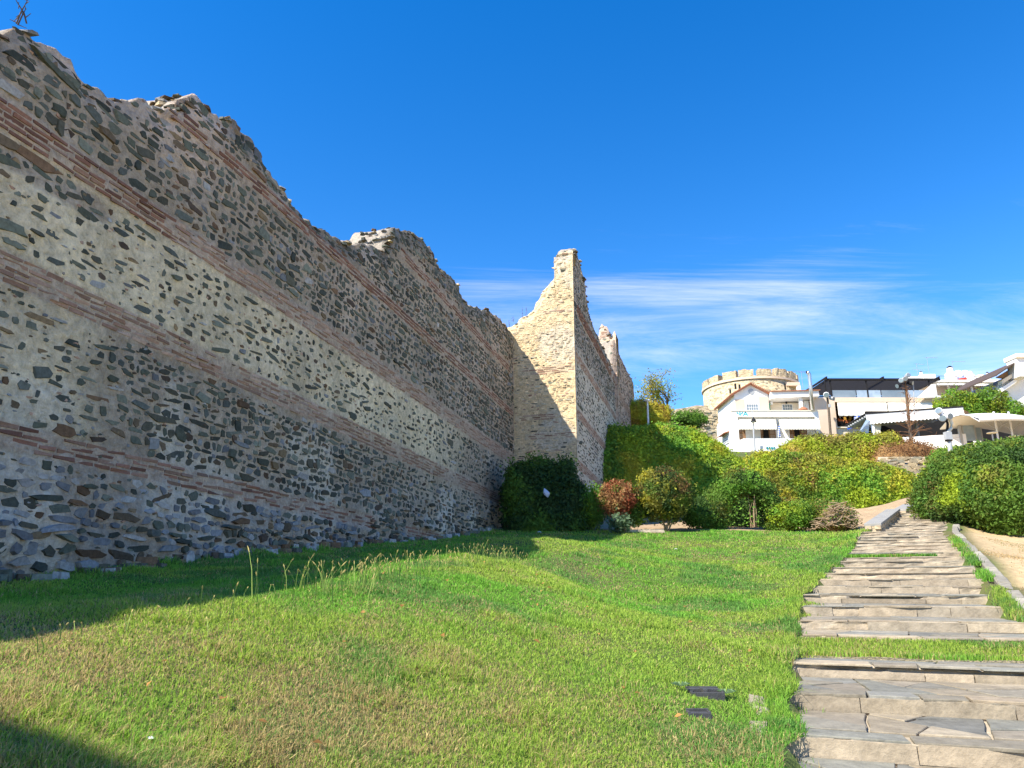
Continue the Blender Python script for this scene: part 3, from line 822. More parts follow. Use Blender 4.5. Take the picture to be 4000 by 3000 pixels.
def wall_zone(u, z):
    zb = z - SLOPE * (u - 6.5)
    nz = fbm2(u, zb, 0.35, 3, 77); n2_ = fbm2(u, zb, 1.1, 3, 78)
    d = np.full(np.shape(u), 0.55)
    cream = np.array([0.68, 0.565, 0.375]); pinkm = np.array([0.48, 0.375, 0.285]); greym = np.array([0.36, 0.305, 0.24]); darkm = np.array([0.40, 0.325, 0.24])
    z_low = zb < BND['D'] + 0.2
    z_dc = (~z_low) & (zb < BND['C'] + 0.2)
    z_cb = (~z_low) & (~z_dc) & (zb < BND['B'] + 0.2)
    z_ba = (~z_low) & (~z_dc) & (~z_cb) & (zb < BND['A'] + 0.15)
    z_top = zb >= BND['A'] + 0.15
    d = np.where(z_low, 0.86 + 0.6 * (nz - 0.5), d)
    d = np.where(z_dc, 0.42 + 0.6 * sstep(7.5, 10.0, u) * sstep(25, 17, u) + 0.7 * (nz - 0.45), d)
    d = np.where(z_cb, 0.30 + 0.5 * (nz - 0.5) + 0.25 * sstep(18, 27, u), d)
    strip = np.exp(-((zb - (7.72 + (u - 8.5) * 0.082 + 0.25 * (nz - 0.5))) / 0.32) ** 2) * sstep(7.6, 9, u)
    strip2 = np.exp(-((zb - 7.05) / 0.28) ** 2) * sstep(9.0, 7.5, u)
    d = np.where(z_ba, 0.80 + 0.5 * (nz - 0.5), d)
    d = np.where(z_top, 0.90 + 0.4 * (nz - 0.5), d)
    strip3 = np.exp(-((zb - 9.9 - (u - 20) * 0.0) / 0.3) ** 2) * sstep(19, 24, u)
    d = d + 0.07
    d = np.clip(np.maximum(np.maximum(d, strip * 1.05), np.maximum(strip2, strip3)), 0.08, 1)
    w = sstep(0.75, 0.35, d)[..., None]
    mc = darkm * (1 - w) + cream * w
    wp = (sstep(8.0, 9.4, zb) * sstep(13, 9, u) * 0.9 + 0.5 * sstep(0.5, 0.65, n2_) * sstep(6.8, 8, zb))[..., None]
    mc = mc * (1 - wp) + pinkm * wp
    wl = (sstep(BND['D'] + 0.5, BND['D'] - 0.5, zb))[..., None]
    mc = mc * (1 - wl * 0.75) + greym * wl * 0.75
    white = (sstep(0.56, 0.66, fbm2(u, zb, 0.8, 4, 55)) * sstep(5.4, 4.6, zb))[..., None]
    mc = mc * (1 - 0.6 * white) + np.array([0.62, 0.56, 0.45]) * 0.6 * white
    mc = mc * (0.72 + 0.50 * n2_[..., None]) * (0.85 + 0.3 * fbm2(u * 1.0, zb * 0.35, 1.6, 3, 66)[..., None])
    tz = interp(u, top_sz); lich = (sstep(1.3, 0.1, tz - z) * sstep(0.36, 0.62, fbm2(u, z, 0.9, 4, 67)))[..., None]     # dark lichen crust on the weathered crest
    mc = mc * (1 - 0.62 * lich) + np.array([0.10, 0.095, 0.075]) * 0.62 * lich
    return d, mc, None
def P_wall(u, z, d):
    u, z, d = np.broadcast_arrays(np.asarray(u, float), np.asarray(z, float), np.asarray(d, float))
    q = u[..., None] * WD - (PERP_W - d)[..., None] * WN
    return np.concatenate([q, z[..., None]], -1)
nW = np.array([WN[0], WN[1], 0])
wall = empty('fortress_wall', (*wxy(15, PERP_W), 2.4), 'long shaded rubble fortress wall with red brick bands and broken crest', 'wall')
def bz(k, s0): return BND[k] + SLOPE * (s0 - 6.5)
S0W = 4.2
wall_bands = [dict(z=bz('D', S0W), rows=4, u0=S0W, u1=17.3, skip=0.16, len=0.36),
              dict(z=bz('D', S0W) - 0.02, rows=4, u0=19.3, u1=22.2, skip=0.1),
              dict(z=bz('C', S0W), rows=5, u0=S0W, u1=30.6, pal=PINKB + REDB[3:], skip=0.04),
              dict(z=bz('B', S0W), rows=5, u0=S0W, u1=9.2, pal=REDB, out=0.015, skip=0.03),
              dict(z=bz('B', S0W), rows=5, u0=9.2, u1=30.6, pal=PINKB, skip=0.03),
              dict(z=bz('A', S0W), rows=3, u0=9.0, u1=30.6, pal=REDB, out=0.01, skip=0.05, pitch=0.1),
              dict(z=bz('A', S0W) - 0.15, rows=3, u0=S0W, u1=8.0, pal=REDB, skip=0.55, pitch=0.11),
              dict(z=bz('E', S0W), rows=3, u0=18.4, u1=30.0, pal=REDB, skip=0.07, pitch=0.1)]
masonry(wall, P_wall, nW, S0W, S_T + 0.03, lambda u: interp(u, base_pts), lambda u: interp(u, top_sz), wall_bands, wall_zone, SLOPE, 0.06, (0.06, 0.20), 300, 300, 11, kind_of=lambda u, z: 'base' if z - SLOPE * (u - 6.5) < BND['D'] - 0.1 else 'green', chips=14)
# the same wall running on past the left edge of the view, plus an unseen raised block added to shadow the lawn
def P_plain(u, z, d): return P_wall(u, z, d)
mb = MB()
sg = [(s, z) for s, z in top_sz if s <= 3] + [(S0W, interp(S0W, top_sz))]
for (s0, z0_), (s1, z1_) in zip(sg[:-1], sg[1:]):
    if s1 - s0 < 0.3: continue
    a, b, c, d = wxy(s0, PERP_W), wxy(s1, PERP_W), wxy(s1, PERP_W + 1.4), wxy(s0, PERP_W + 1.4)
    mb.hexa([(*a, 0.5), (*b, 0.5), (*c, 0.5), (*d, 0.5), (*a, z0_), (*b, z1_), (*c, z1_), (*d, z0_)])
mb.build('lower_wall', mat_plain('wall_render', (0.52, 0.46, 0.36), (0.34, 0.3, 0.24), 2.5, 0.95, 0.6, 12), wall)

# ------------------------------------------------------------------ square tower
tower = empty('ruined_tower', (*wxy(S_T, PERP_T + 1.4), 4.0), 'sunlit ruined square tower jutting from the fortress wall, with a tall broken corner', 'tower')
TF = [(1990, 1275), (2010, 1262), (2030, 1238), (2060, 1222), (2085, 1205), (2093, 1180), (2110, 1160), (2120, 1130), (2138, 1112), (2150, 1097), (2163, 1085), (2166, 1050), (2168, 1000), (2190, 985), (2225, 979), (2258, 985)]
tf = [on_s(x, y, S_T) for x, y in TF]
tf_top = sorted([(PERP_W - p, z) for p, z in tf])
tf_top = [(-0.9, tf_top[0][1] - .1)] + tf_top + [(3.2, tf_top[-1][1])]
def P_tf(u, z, d):
    u, z, d = np.broadcast_arrays(np.asarray(u, float), np.asarray(z, float), np.asarray(d, float))
    q = (S_T - d)[..., None] * WD - (PERP_W - u)[..., None] * WN
    return np.concatenate([q, z[..., None]], -1)
def tf_zone(u, z):
    n_ = fbm2(u, z, 0.8, 3, 91); n3 = fbm2(u, z, 0.5, 2, 93)
    d = np.clip(0.62 + 0.9 * (n_ - 0.5), 0.2, 0.9)
    mc = np.array([0.64, 0.49, 0.29]) * (0.8 + 0.4 * n_[..., None])
    g = sstep(0.52, 0.62, n3)[..., None] * 0.5
    mc = mc * (1 - g) + np.array([0.50, 0.47, 0.40]) * g
    return d, mc, None
tw_base = lambda u: 3.6 + 0 * u
zz_b = [on_s(2180, 1440, S_T)[1], on_s(2120, 1640, S_T)[1], on_s(2180, 1712, S_T)[1], on_s(2240, 1830, S_T)[1]]
tf_bands = [dict(z=zz_b[0] - .2, rows=4, u0=0.2, u1=2.75, pal=PINKB, skip=.25, mortar=(0.56, 0.46, 0.31)), dict(z=zz_b[1], rows=3, u0=0.05, u1=1.7, pal=PINKB, skip=.15, mortar=(0.56, 0.46, 0.31)),
            dict(z=zz_b[2], rows=3, u0=0.5, u1=2.75, pal=PINKB, skip=.3, mortar=(0.56, 0.46, 0.31)), dict(z=zz_b[3], rows=4, u0=2.2, u1=2.75, pal=PINKB, skip=.1),
            dict(z=zz_b[0] + 2.6, rows=2, u0=1.2, u1=2.75, pal=PINKB, skip=.35, mortar=(0.56, 0.46, 0.31)), dict(z=16.2, rows=2, u0=1.9, u1=2.75, pal=PINKB, skip=.1, mortar=(0.56, 0.46, 0.31))]
W_T = PERP_W - PERP_T
masonry(tower, P_tf, np.array([-WD[0], -WD[1], 0]), -0.7, W_T - 0.03, tw_base, lambda u: interp(u, tf_top), tf_bands, tf_zone, 0.0, 0.05, (0.055, 0.12), 260, 90, 21, thick=0.9, disp=0.06, rough_base=False, smax=0.34, kind_of=lambda u, z: 'fine', chips=10)
TR = [(2258, 985), (2268, 1005), (2283, 1040), (2285, 1075), (2284, 1120), (2296, 1160), (2305, 1215), (2318, 1255), (2330, 1290), (2352, 1330), (2372, 1378), (2400, 1440), (2410, 1470)]
tr_top = sorted([on_perp(x, y, PERP_T) for x, y in TR])
tr_top = [(S_T - 1, tr_top[0][1])] + tr_top + [(46, tr_top[-1][1])]
S_E = 43.3
def P_tr(u, z, d):
    u, z, d = np.broadcast_arrays(np.asarray(u, float), np.asarray(z, float), np.asarray(d, float))
    q = u[..., None] * WD - (PERP_T - d)[..., None] * WN
    return np.concatenate([q, z[..., None]], -1)
def tr_zone(u, z):
    n_ = fbm2(u, z, 0.6, 3, 191)
    d = np.clip(0.42 + 0.6 * (n_ - 0.5) + 0.35 * sstep(10.5, 12.5, z), 0.1, 0.95)
    w = sstep(0.8, 0.3, d)[..., None]
    mc = (np.array([0.36, 0.31, 0.25]) * (1 - w) + np.array([0.60, 0.54, 0.42]) * w) * (0.85 + 0.3 * n_[..., None])
    return d, mc, None
tr_bands = [dict(z=on_perp(2280, 1265, PERP_T)[1] - .1, rows=5, u0=31.2, u1=43.2, pal=REDB, out=.03, pitch=.11, skip=.03), dict(z=on_perp(2275, 1440, PERP_T)[1], rows=5, u0=S_T, u1=43.2, pal=PINKB, skip=.1),
            dict(z=on_perp(2265, 1625, PERP_T)[1] - .2, rows=5, u0=S_T, u1=43.2, pal=PINKB, skip=.05), dict(z=on_perp(2265, 1820, PERP_T)[1] - .2, rows=5, u0=S_T, u1=43.2, pal=PINKB, skip=.05)]
masonry(tower, P_tr, nW, S_T + 0.05, S_E, lambda u: 3.6 + (u - S_T) * 0.17, lambda u: interp(u, tr_top) - 0.7 * sstep(S_T + 0.9, S_T + 0.6, u), tr_bands, tr_zone, -0.02, 0.07, (0.11, 0.2), 40, 60, 31, thick=0.9, disp=0.05, rough_base=False, mortar_name='side_mortar_bed')

# ------------------------------------------------------------------ farther tower behind it
far = empty('far_tower', (*wxy(S_E + 4, 5.6), 7), 'pinkish farther wall tower with two stubby crenels behind the ruined tower', 'tower')
PF = 5.65
FF = [(2335, 1330), (2345, 1268), (2352, 1265), (2372, 1272), (2376, 1292), (2384, 1318), (2392, 1308), (2398, 1294), (2408, 1312), (2414, 1345)]
ff = sorted([(8.2 - p, z) for p, z in [on_s(x, y, S_E) for x, y in FF]])
def P_ff(u, z, d):
    u, z, d = np.broadcast_arrays(np.asarray(u, float), np.asarray(z, float), np.asarray(d, float))
    q = (S_E - d)[..., None] * WD - (8.2 - u)[..., None] * WN
    return np.concatenate([q, z[..., None]], -1)
def far_zone(u, z):
    n_ = fbm2(u, z, 0.5, 3, 291)
    d = np.clip(0.5 + 0.6 * (n_ - 0.5), 0.1, 0.9)
    mc = (np.array([0.50, 0.38, 0.29]) * (0.8 + 0.4 * n_[..., None]))
    return d, mc, None
masonry(far, P_ff, np.array([-WD[0], -WD[1], 0]), 0.0, 8.2 - PF, lambda u: 8 + 0 * u, lambda u: interp(u, ff), [dict(z=13.6, rows=4, u0=0, u1=2.5, pal=REDB)], far_zone, 0, 0.09, (0.12, 0.2), 0, 0, 41, thick=1.2, rough_base=False, kind_of=lambda u, z: 'pink')
FR = [(2414, 1345), (2420, 1372), (2432, 1400), (2450, 1440), (2466, 1468), (2474, 1482), (2480, 1500)]
fr = sorted([on_perp(x, y, PF) for x, y in FR])
S_F = on_perp(2480, 1600, PF)[0]
def P_fr(u, z, d):
    u, z, d = np.broadcast_arrays(np.asarray(u, float), np.asarray(z, float), np.asarray(d, float))
    q = u[..., None] * WD - (PF - d)[..., None] * WN
    return np.concatenate([q, z[..., None]], -1)
masonry(far, P_fr, nW, S_E, S_F, lambda u: 5.5 + (u - S_E) * 0.25, lambda u: interp(u, fr), [dict(z=on_perp(2420, 1560, PF)[1], rows=6, u0=S_E, u1=S_F, pal=PINKB, pitch=.1)], far_zone, -0.02, 0.09, (0.12, 0.22), 0, 0, 51, thick=1.2, rough_base=False, kind_of=lambda u, z: 'pink', mortar_name='side_mortar_bed')

# fallen stones along the foot of the wall
rs = np.random.default_rng(61); RV, RF, RC = [], [], []; nb = 0
for k in range(230):
    s_ = rs.uniform(5.5, 30); pp_ = PERP_W - abs(rs.normal(0.10, 0.16)); q = wxy(s_, pp_); z_ = gz(q[0], q[1]) + rs.uniform(-.02, .05)
    V, F = lump(rs, rs.uniform(.05, .2), rs.uniform(.04, .12), rs.uniform(.03, .12))
    th_ = rs.uniform(0, 6.28); L = np.stack([V[:, 0] * math.cos(th_) - V[:, 1] * math.sin(th_), V[:, 0] * math.sin(th_) + V[:, 1] * math.cos(th_), V[:, 2]], -1)
    RV.append(L + np.array([q[0], q[1], z_])); pal = (GREY, GREEN, BROWN)[rs.integers(3)]; RC.append(np.tile(pal[rs.integers(len(pal))] * 1.3, (len(V), 1)))
    RF += [[nb + j for j in f] for f in F]; nb += len(V)
tag(link('foot_rubble', np_mesh('foot_rubble', np.concatenate(RV), RF, np.concatenate(RC), M_STONE), wall), kind='stuff')

# ================================================================== VEGETATION
def leaf_mesh(name, Pn, Nn, size, C, rg, aspect=0.55, droop=0.25, flat=0.5):
    n = len(Pn)
    Nr = Nn + rg.normal(0, flat, (n, 3)); Nr /= np.linalg.norm(Nr, axis=1, keepdims=True) + 1e-9
    t = rg.normal(0, 1, (n, 3)); t[:, 2] -= droop
    t -= (t * Nr).sum(1, keepdims=True) * Nr; t /= np.linalg.norm(t, axis=1, keepdims=True) + 1e-9
    b = np.cross(Nr, t)
    L = (size * rg.uniform(0.65, 1.35, n))[:, None]; W = L * aspect
    f = rg.uniform(0.05, 0.25, n)[:, None]
    V = np.empty((n, 4, 3))
    V[:, 0] = Pn - t * L * 0.5; V[:, 2] = Pn + t * L * 0.5 - Nr * L * 0.1
    V[:, 1] = Pn + b * W * 0.5 + Nr * W * f - t * L * 0.08; V[:, 3] = Pn - b * W * 0.5 + Nr * W * f - t * L * 0.08
    i = np.arange(n)[:, None] * 4
    F = np.concatenate([i + np.array([[0, 3, 2]]), i + np.array([[0, 2, 1]])])
    return np_mesh(name, V.reshape(-1, 3), F, np.repeat(C, 4, axis=0), M_LEAF)
def sample_quads(G, rg, density):
    """G (a,b,3) grid surface -> random points with normals"""
    p00, p10, p01, p11 = G[:-1, :-1], G[1:, :-1], G[:-1, 1:], G[1:, 1:]
    n_ = np.cross(p01 - p00, p10 - p00).reshape(-1, 3); A = np.linalg.norm(n_, axis=1)
    cnt = rg.poisson(A * density)
    k = np.repeat(np.arange(len(A)), cnt); r, q = rg.random(len(k))[:, None], rg.random(len(k))[:, None]
    a, b, c, d = (x.reshape(-1, 3)[k] for x in (p00, p10, p01, p11))
    P_ = a * (1 - r) * (1 - q) + b * r * (1 - q) + c * (1 - r) * q + d * r * q
    return P_, n_[k] / (A[k][:, None] + 1e-9)
def tint(base, var, rg, n):
    return base[None] * (1 + rg.normal(0, var, (n, 1))) * (1 + rg.normal(0, var * 0.35, (n, 3)))
def foliage_colour(Pn, rg, cols, weights, scale=1.1, seed=0, jitter=0.16):
    """mix palette entries by noise so that tones come in clumps"""
    n = len(Pn)
    cols = np.array(cols, float)
    s = np.stack([fbm(Pn * scale, 3, seed + 13 * i) * 1.0 + rg.normal(0, 0.055, n) + weights[i] for i in range(len(cols))], -1)
    w = np.exp((s - s.max(-1, keepdims=True)) * 22); w /= w.sum(-1, keepdims=True)
    C = w @ cols
    return np.clip(C * (1 + rg.normal(0, jitter, (n, 1))), 0.004, 0.9)
def grow(root, G, rg, leaf, dens, cols, weights, bump=0.18, seed=3, flat=0.55, core=0.88, layers=((0.0, 1.0), (-0.10, 0.6), (0.12, 0.16)), aspect=0.55, nscale=1.3, cscale=1.1, droop=0.25, part='foliage', core_part=True):
    """G: grid surface; pushed in and out by noise, clothed with leaves"""
    a, b, _ = G.shape
    Nn = np.zeros_like(G); 
    du = np.gradient(G, axis=0); dv = np.gradient(G, axis=1)
    Nn = np.cross(dv, du); Nn /= np.linalg.norm(Nn, axis=-1, keepdims=True) + 1e-9
    if float((Nn * (G - G.mean(axis=1, keepdims=True))).sum()) < 0:
        G = G[:, ::-1]; Nn = -Nn[:, ::-1]
    nz = fbm(G * nscale, 4, seed, 0.55) - 0.5
    S = G + Nn * (nz * 2 * bump)[..., None]
    if core_part:
        K = S - Nn * 0.16
        idx = np.arange(a * b).reshape(a, b)
        Q = np.stack([idx[:-1, :-1], idx[:-1, 1:], idx[1:, 1:], idx[1:, :-1]], -1).reshape(-1, 4)
        cc = foliage_colour(K.reshape(-1, 3), rg, cols, weights, cscale, seed, 0.1)
        link('inner_growth', np_mesh('inner_growth', K.reshape(-1, 3), Q, cc, M_LEAF, True), root)
    PP, NN = [], []
    for off, k in layers:
        p, n_ = sample_quads(S + Nn * off, rg, dens * k)
        PP.append(p + rg.normal(0, leaf * 0.45, p.shape)); NN.append(n_)
    p = np.concatenate(PP); n_ = np.concatenate(NN)
    return link(part, leaf_mesh(part, p, n_, leaf, foliage_colour(p, rg, cols, weights, cscale, seed), rg, aspect, droop, flat), root)
def hedge_grid(st, n_along, n_around, e=0.55, lean=0.0, closed_lo=True, closed_hi=True, end=0.7, arc=(0.0, 0.86)):
    """st: (X, Yfront, Yback, z0, ztop). cross-section is a rounded box from the front foot over the top"""
    st = np.array(st, float)
    L = np.concatenate([[0], np.cumsum(np.hypot(np.diff(st[:, 0]), np.diff(st[:, 1])))])
    T = np.linspace(0, L[-1], n_along)
    S = np.stack([np.interp(T, L, st[:, i]) for i in range(5)], -1)
    k = np.ones(n_along)
    if closed_lo: k = np.minimum(k, np.sqrt(np.clip(1 - (1 - np.clip(T / end, 0, 1)) ** 2, 0, 1)))
    if closed_hi: k = np.minimum(k, np.sqrt(np.clip(1 - (1 - np.clip((L[-1] - T) / end, 0, 1)) ** 2, 0, 1)))
    k = np.maximum(k, 0.04)
    th = np.linspace(arc[0], arc[1] * math.pi, n_around)
    c, s = np.cos(th), np.sin(th)
    cy = -np.sign(c) * np.abs(c) ** e; sz = np.abs(s) ** e
    G = np.empty((n_along, n_around, 3))
    yc = (S[:, 1] + S[:, 2]) / 2; hw = (S[:, 2] - S[:, 1]) / 2
    h = (S[:, 4] - S[:, 3])
    kk = k[:, None]
    G[..., 0] = S[:, 0][:, None]
    G[..., 2] = S[:, 3][:, None] - 0.05 + h[:, None] * sz[None] * (0.35 + 0.65 * kk)
    G[..., 1] = yc[:, None] + hw[:, None] * cy[None] * kk + lean * (G[..., 2] - S[:, 3][:, None])
    return G
def st_px(rows, Y, thick, zbase=None, ybase=None, ytop=None):
    """rows: (px, top_py) at front depth Y"""
    out = []
    for px, ty in rows:
        t = at(px, ty, (ytop or Y)); X = at(px, (ty + (ybase or ty)) / 2, Y + thick * 0.4)[0]
        z0 = zbase if zbase is not None else (at(px, ybase, Y)[2] if ybase else gz(X, Y))
        out.append((X, Y, Y + thick, z0, t[2]))
    return out

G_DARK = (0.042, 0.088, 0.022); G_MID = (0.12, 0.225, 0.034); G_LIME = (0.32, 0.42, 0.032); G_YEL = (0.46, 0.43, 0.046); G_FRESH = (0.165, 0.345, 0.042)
BRN = (0.26, 0.14, 0.06); RED = (0.34, 0.095, 0.045); OLIVE = (0.21, 0.215, 0.040); TANL = (0.42, 0.26, 0.11)
rv = np.random.default_rng(101)

# ivy covered bank right of the tower
r = empty('ivy_bank', (*at(2650, 1950, 37)[:2], 4.6), 'tall ivy-covered bank beside the tower, left half in shadow, right half bright lime', 'ivy hedge')
G = hedge_grid(st_px([(2340, 1660), (2400, 1650), (2480, 1650), (2600, 1638), (2690, 1652), (2745, 1668), (2800, 1705), (2860, 1745), (2930, 1800), (2990, 1870)], 36.5, 7.0, zbase=4.0, ytop=40), 90, 60, 0.6, 0.35, False, True, 2.0)
grow(r, G, rv, 0.17, 130, [G_MID, G_LIME, G_FRESH, G_YEL, BRN], [0.0, 0.13, 0.04, 0.0, -0.17], 0.30, 5, nscale=0.9, cscale=0.8)
# clipped hedge in the middle
r = empty('hedge', (*at(3250, 1980, 40)[:2], 6), 'long broad lime-green hedge behind the low stone bench walls', 'hedge', 'hedges on the slope')
G = hedge_grid(st_px([(2880, 1815), (2940, 1785), (2990, 1772), (3060, 1765), (3200, 1785), (3350, 1797), (3450, 1812), (3520, 1838), (3560, 1868), (3592, 1925)], 40, 4.5, ybase=1992, ytop=42), 110, 50, 0.55, 0.10, True, True, 1.0)
grow(r, G, rv, 0.16, 140, [G_MID, G_LIME, G_FRESH, G_YEL, OLIVE, BRN], [-0.02, 0.08, -0.04, 0.04, 0.0, -0.16], 0.28, 15, nscale=1.0, cscale=0.7)
# upper hedge, partly dried out
r = empty('hedge', (*at(3250, 1800, 47)[:2], 8.6), 'upper olive-green hedge row below the restaurant terrace', 'hedge', 'hedges on the slope')
G = hedge_grid(st_px([(3020, 1790), (3060, 1750), (3110, 1715), (3200, 1697), (3300, 1700), (3400, 1690), (3470, 1690), (3520, 1705)], 47, 4.5, ybase=1830, ytop=48.5), 80, 40, 0.6, 0.1)
grow(r, G, rv, 0.17, 130, [OLIVE, G_YEL, G_LIME, BRN, TANL], [0.08, 0.06, 0.03, -0.02, -0.08], 0.28, 25, nscale=1.0, cscale=0.7)
r = empty('dried_hedge', (*at(3550, 1800, 46.2)[:2], 8.6), 'brown dried-out stretch of hedge below the vine-covered pole', 'hedge')
G = hedge_grid(st_px([(3370, 1765), (3430, 1735), (3500, 1715), (3560, 1712), (3630, 1728), (3690, 1765)], 46.2, 3.5, ybase=1835, ytop=47), 60, 36, 0.6, 0.1)
grow(r, G, rv, 0.15, 120, [BRN, TANL, OLIVE], [0.08, 0.02, -0.08], 0.28, 35, nscale=1.2, aspect=0.3)
# big clipped bush right of the path
r = empty('large_bush', (*at(3900, 2075, 26)[:2], 3.6), 'huge dense dark green bush right of the path', 'bush')
G = hedge_grid(st_px([(3655, 1880), (3672, 1832), (3705, 1785), (3755, 1757), (3830, 1734), (3920, 1720), (4020, 1716), (4200, 1725), (4400, 1800)], 25.6, 6.0, ybase=2078, ytop=27.5), 110, 60, 0.62, 0.0, True, True, 1.5)
G[..., 1] -= 0.0
zr = np.clip((G[..., 2] - G[..., 2].min()) / 2.6, 0, 1)
G[..., 0] += (1 - sstep(0.0, 0.5, zr)) * 0.75 * (1 - sstep(0, 30, np.arange(110))[:, None])      # undercut at the left foot
G[..., 1] += (1 - sstep(0.0, 0.35, zr)) * 0.5
grow(r, G, rv, 0.13, 260, [G_DARK, G_MID, (0.09, 0.19, 0.032), OLIVE, BRN, G_LIME], [0.04, 0.08, 0.06, -0.02, -0.17, -0.07], 0.26, 45, nscale=1.2, cscale=0.8, flat=0.7)
# green growth behind the lamp post
r = empty('shrub', (*at(3720, 1775, 43)[:2], 8.5), 'low fresh green shrub at the foot of the spotlight post', 'shrub')
G = hedge_grid(st_px([(3630, 1765), (3680, 1740), (3760, 1735), (3830, 1745)], 43, 2.0, ybase=1790), 30, 24, 0.7)
grow(r, G, rv, 0.14, 140, [G_FRESH, G_LIME, G_MID], [0.05, 0.02, 0], 0.2, 46)
# ivy in the shaded corner
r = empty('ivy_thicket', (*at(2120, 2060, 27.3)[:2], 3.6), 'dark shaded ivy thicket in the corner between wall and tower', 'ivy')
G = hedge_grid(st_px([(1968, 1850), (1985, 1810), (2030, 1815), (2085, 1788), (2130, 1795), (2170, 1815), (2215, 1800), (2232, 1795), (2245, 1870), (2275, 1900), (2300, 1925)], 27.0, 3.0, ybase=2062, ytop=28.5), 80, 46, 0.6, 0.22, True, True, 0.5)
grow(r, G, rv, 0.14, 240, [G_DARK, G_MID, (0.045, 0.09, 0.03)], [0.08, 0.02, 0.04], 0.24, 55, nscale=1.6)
# sprigs sticking out of it
def sprigs(r, rows, Y, rg, cols, leaf=0.10, h=(0.3, 0.8), n=24):
    for px, py in rows:
        c = at(px, py, Y); t = rg.random(n)
        p = c + np.stack([rg.normal(0, 1, n) * (0.08 + 0.10 * (1 - t)), rg.normal(0, 0.10, n), (t - 0.6) * rg.uniform(*h, n)], -1)
        n_ = rg.normal(0, 1, p.shape) + np.array([0, -1.0, 0.3]); n_ /= np.linalg.norm(n_, axis=1, keepdims=True)
        tag(link('sprig', leaf_mesh('sprig', p, n_, leaf, foliage_colour(p, rg, cols, [0.05] + [0] * (len(cols) - 1)), rg), r), kind='stuff')
sprigs(r, [(1995, 1800), (2035, 1812), (2080, 1790), (2095, 1782), (2120, 1790), (2140, 1800), (2185, 1788), (2190, 1802), (2225, 1792), (2226, 1812), (2060, 1795)], 28.2, rv, [G_DARK, G_MID], n=40)

def blob_grid(c, rx, ry, rz, na=40, nb=28, lo=-1.0, e=1.0):
    a = np.linspace(0, 2 * math.pi, na); b = np.linspace(lo, 1.0, nb) * math.pi / 2
    A, B = np.meshgrid(a, b, indexing='ij')
    G = np.stack([c[0] + rx * np.cos(A) * np.cos(B) ** e, c[1] + ry * np.sin(A) * np.cos(B) ** e, c[2] + rz * np.sin(B)], -1)
    return G
def stems(r, foot, tips, rg, rad=0.02, mat=None):
    for t in tips:
        m = (np.array(foot) + np.array(t)) / 2 + rg.normal(0, 0.06, 3)
        f = np.array(foot) + rg.normal(0, 0.06, 3) * np.array([1, 1, 0])
        MB().tube([f, m, t], [rad, rad * .8, rad * .5], 6).build('stem', mat or M_BARK, r)
def bush(name, label, cat, px0, px1, ytop, ybot, Y, cols, wts, leaf=0.10, dens=330, seed=0, foot=None, nstem=7, deep=0.8, lo=-0.9, group=None, bump=0.16):
    ce = at((px0 + px1) / 2, (ytop + ybot) / 2, Y); rx = (at(px1, ybot, Y)[0] - at(px0, ybot, Y)[0]) / 2
    rz = (at(0, ytop, Y)[2] - at(0, ybot, Y)[2]) / 2
    g = gz(ce[0], Y)
    r = empty(name, (ce[0], Y, g), label, cat, group)
    grow(r, blob_grid(ce, rx, rx * deep, rz, lo=lo), rv, leaf, dens, cols, wts, bump, seed, nscale=2.0, cscale=1.6, flat=0.7)
    if foot:
        stems(r, (ce[0], Y, g - 0.05), [ce + np.array([rv.uniform(-.6, .6) * rx, rv.uniform(-.4, .4) * rx, -rz * rv.uniform(0.2, 0.7)]) for _ in range(nstem)], rv, 0.022, M_TWIG)
    return r
bush('green_bush', 'small bright green bush at the edge of the tower shadow', 'bush', 2280, 2365, 1888, 2055, 27.6, [G_FRESH, G_LIME, G_MID], [0.05, 0.03, 0.02], seed=61)
bush('red_bush', 'russet-red round bush with thin bare stems', 'bush', 2345, 2478, 1876, 2015, 27.2, [RED, BRN, TANL, OLIVE, G_MID], [0.10, 0.06, 0.0, -0.05, -0.10], seed=62, foot=True, nstem=9)
bush('green_bush', 'leafy green bush squeezed between the red bush and the domed bush', 'bush', 2425, 2520, 1905, 2060, 27.7, [G_MID, G_DARK, G_LIME], [0.05, 0.03, 0], seed=63)
bush('domed_bush', 'large domed bush with yellow and brown tinged leaves on forked stems', 'bush', 2480, 2708, 1832, 2035, 27.6, [G_MID, OLIVE, G_YEL, BRN, G_DARK], [0.05, 0.06, -0.02, 0.0, 0.03], seed=64, foot=True, nstem=12)
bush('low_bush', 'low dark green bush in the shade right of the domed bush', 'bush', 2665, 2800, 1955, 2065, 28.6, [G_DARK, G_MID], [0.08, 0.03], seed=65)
bush('low_bush', 'low bright green bush between the arched bush and the brush pile', 'bush', 3010, 3190, 1960, 2066, 28.8, [G_FRESH, G_LIME, G_MID, BRN], [0.06, 0.04, 0.02, -0.12], seed=66)
bush('agave_clump', 'pale green broad-leaved clump at the foot of the red bush', 'plant', 2385, 2462, 2012, 2072, 26.6, [(0.12, 0.19, 0.10), (0.09, 0.15, 0.06)], [0.05, 0.0], leaf=0.16, dens=160, seed=67, bump=0.1)

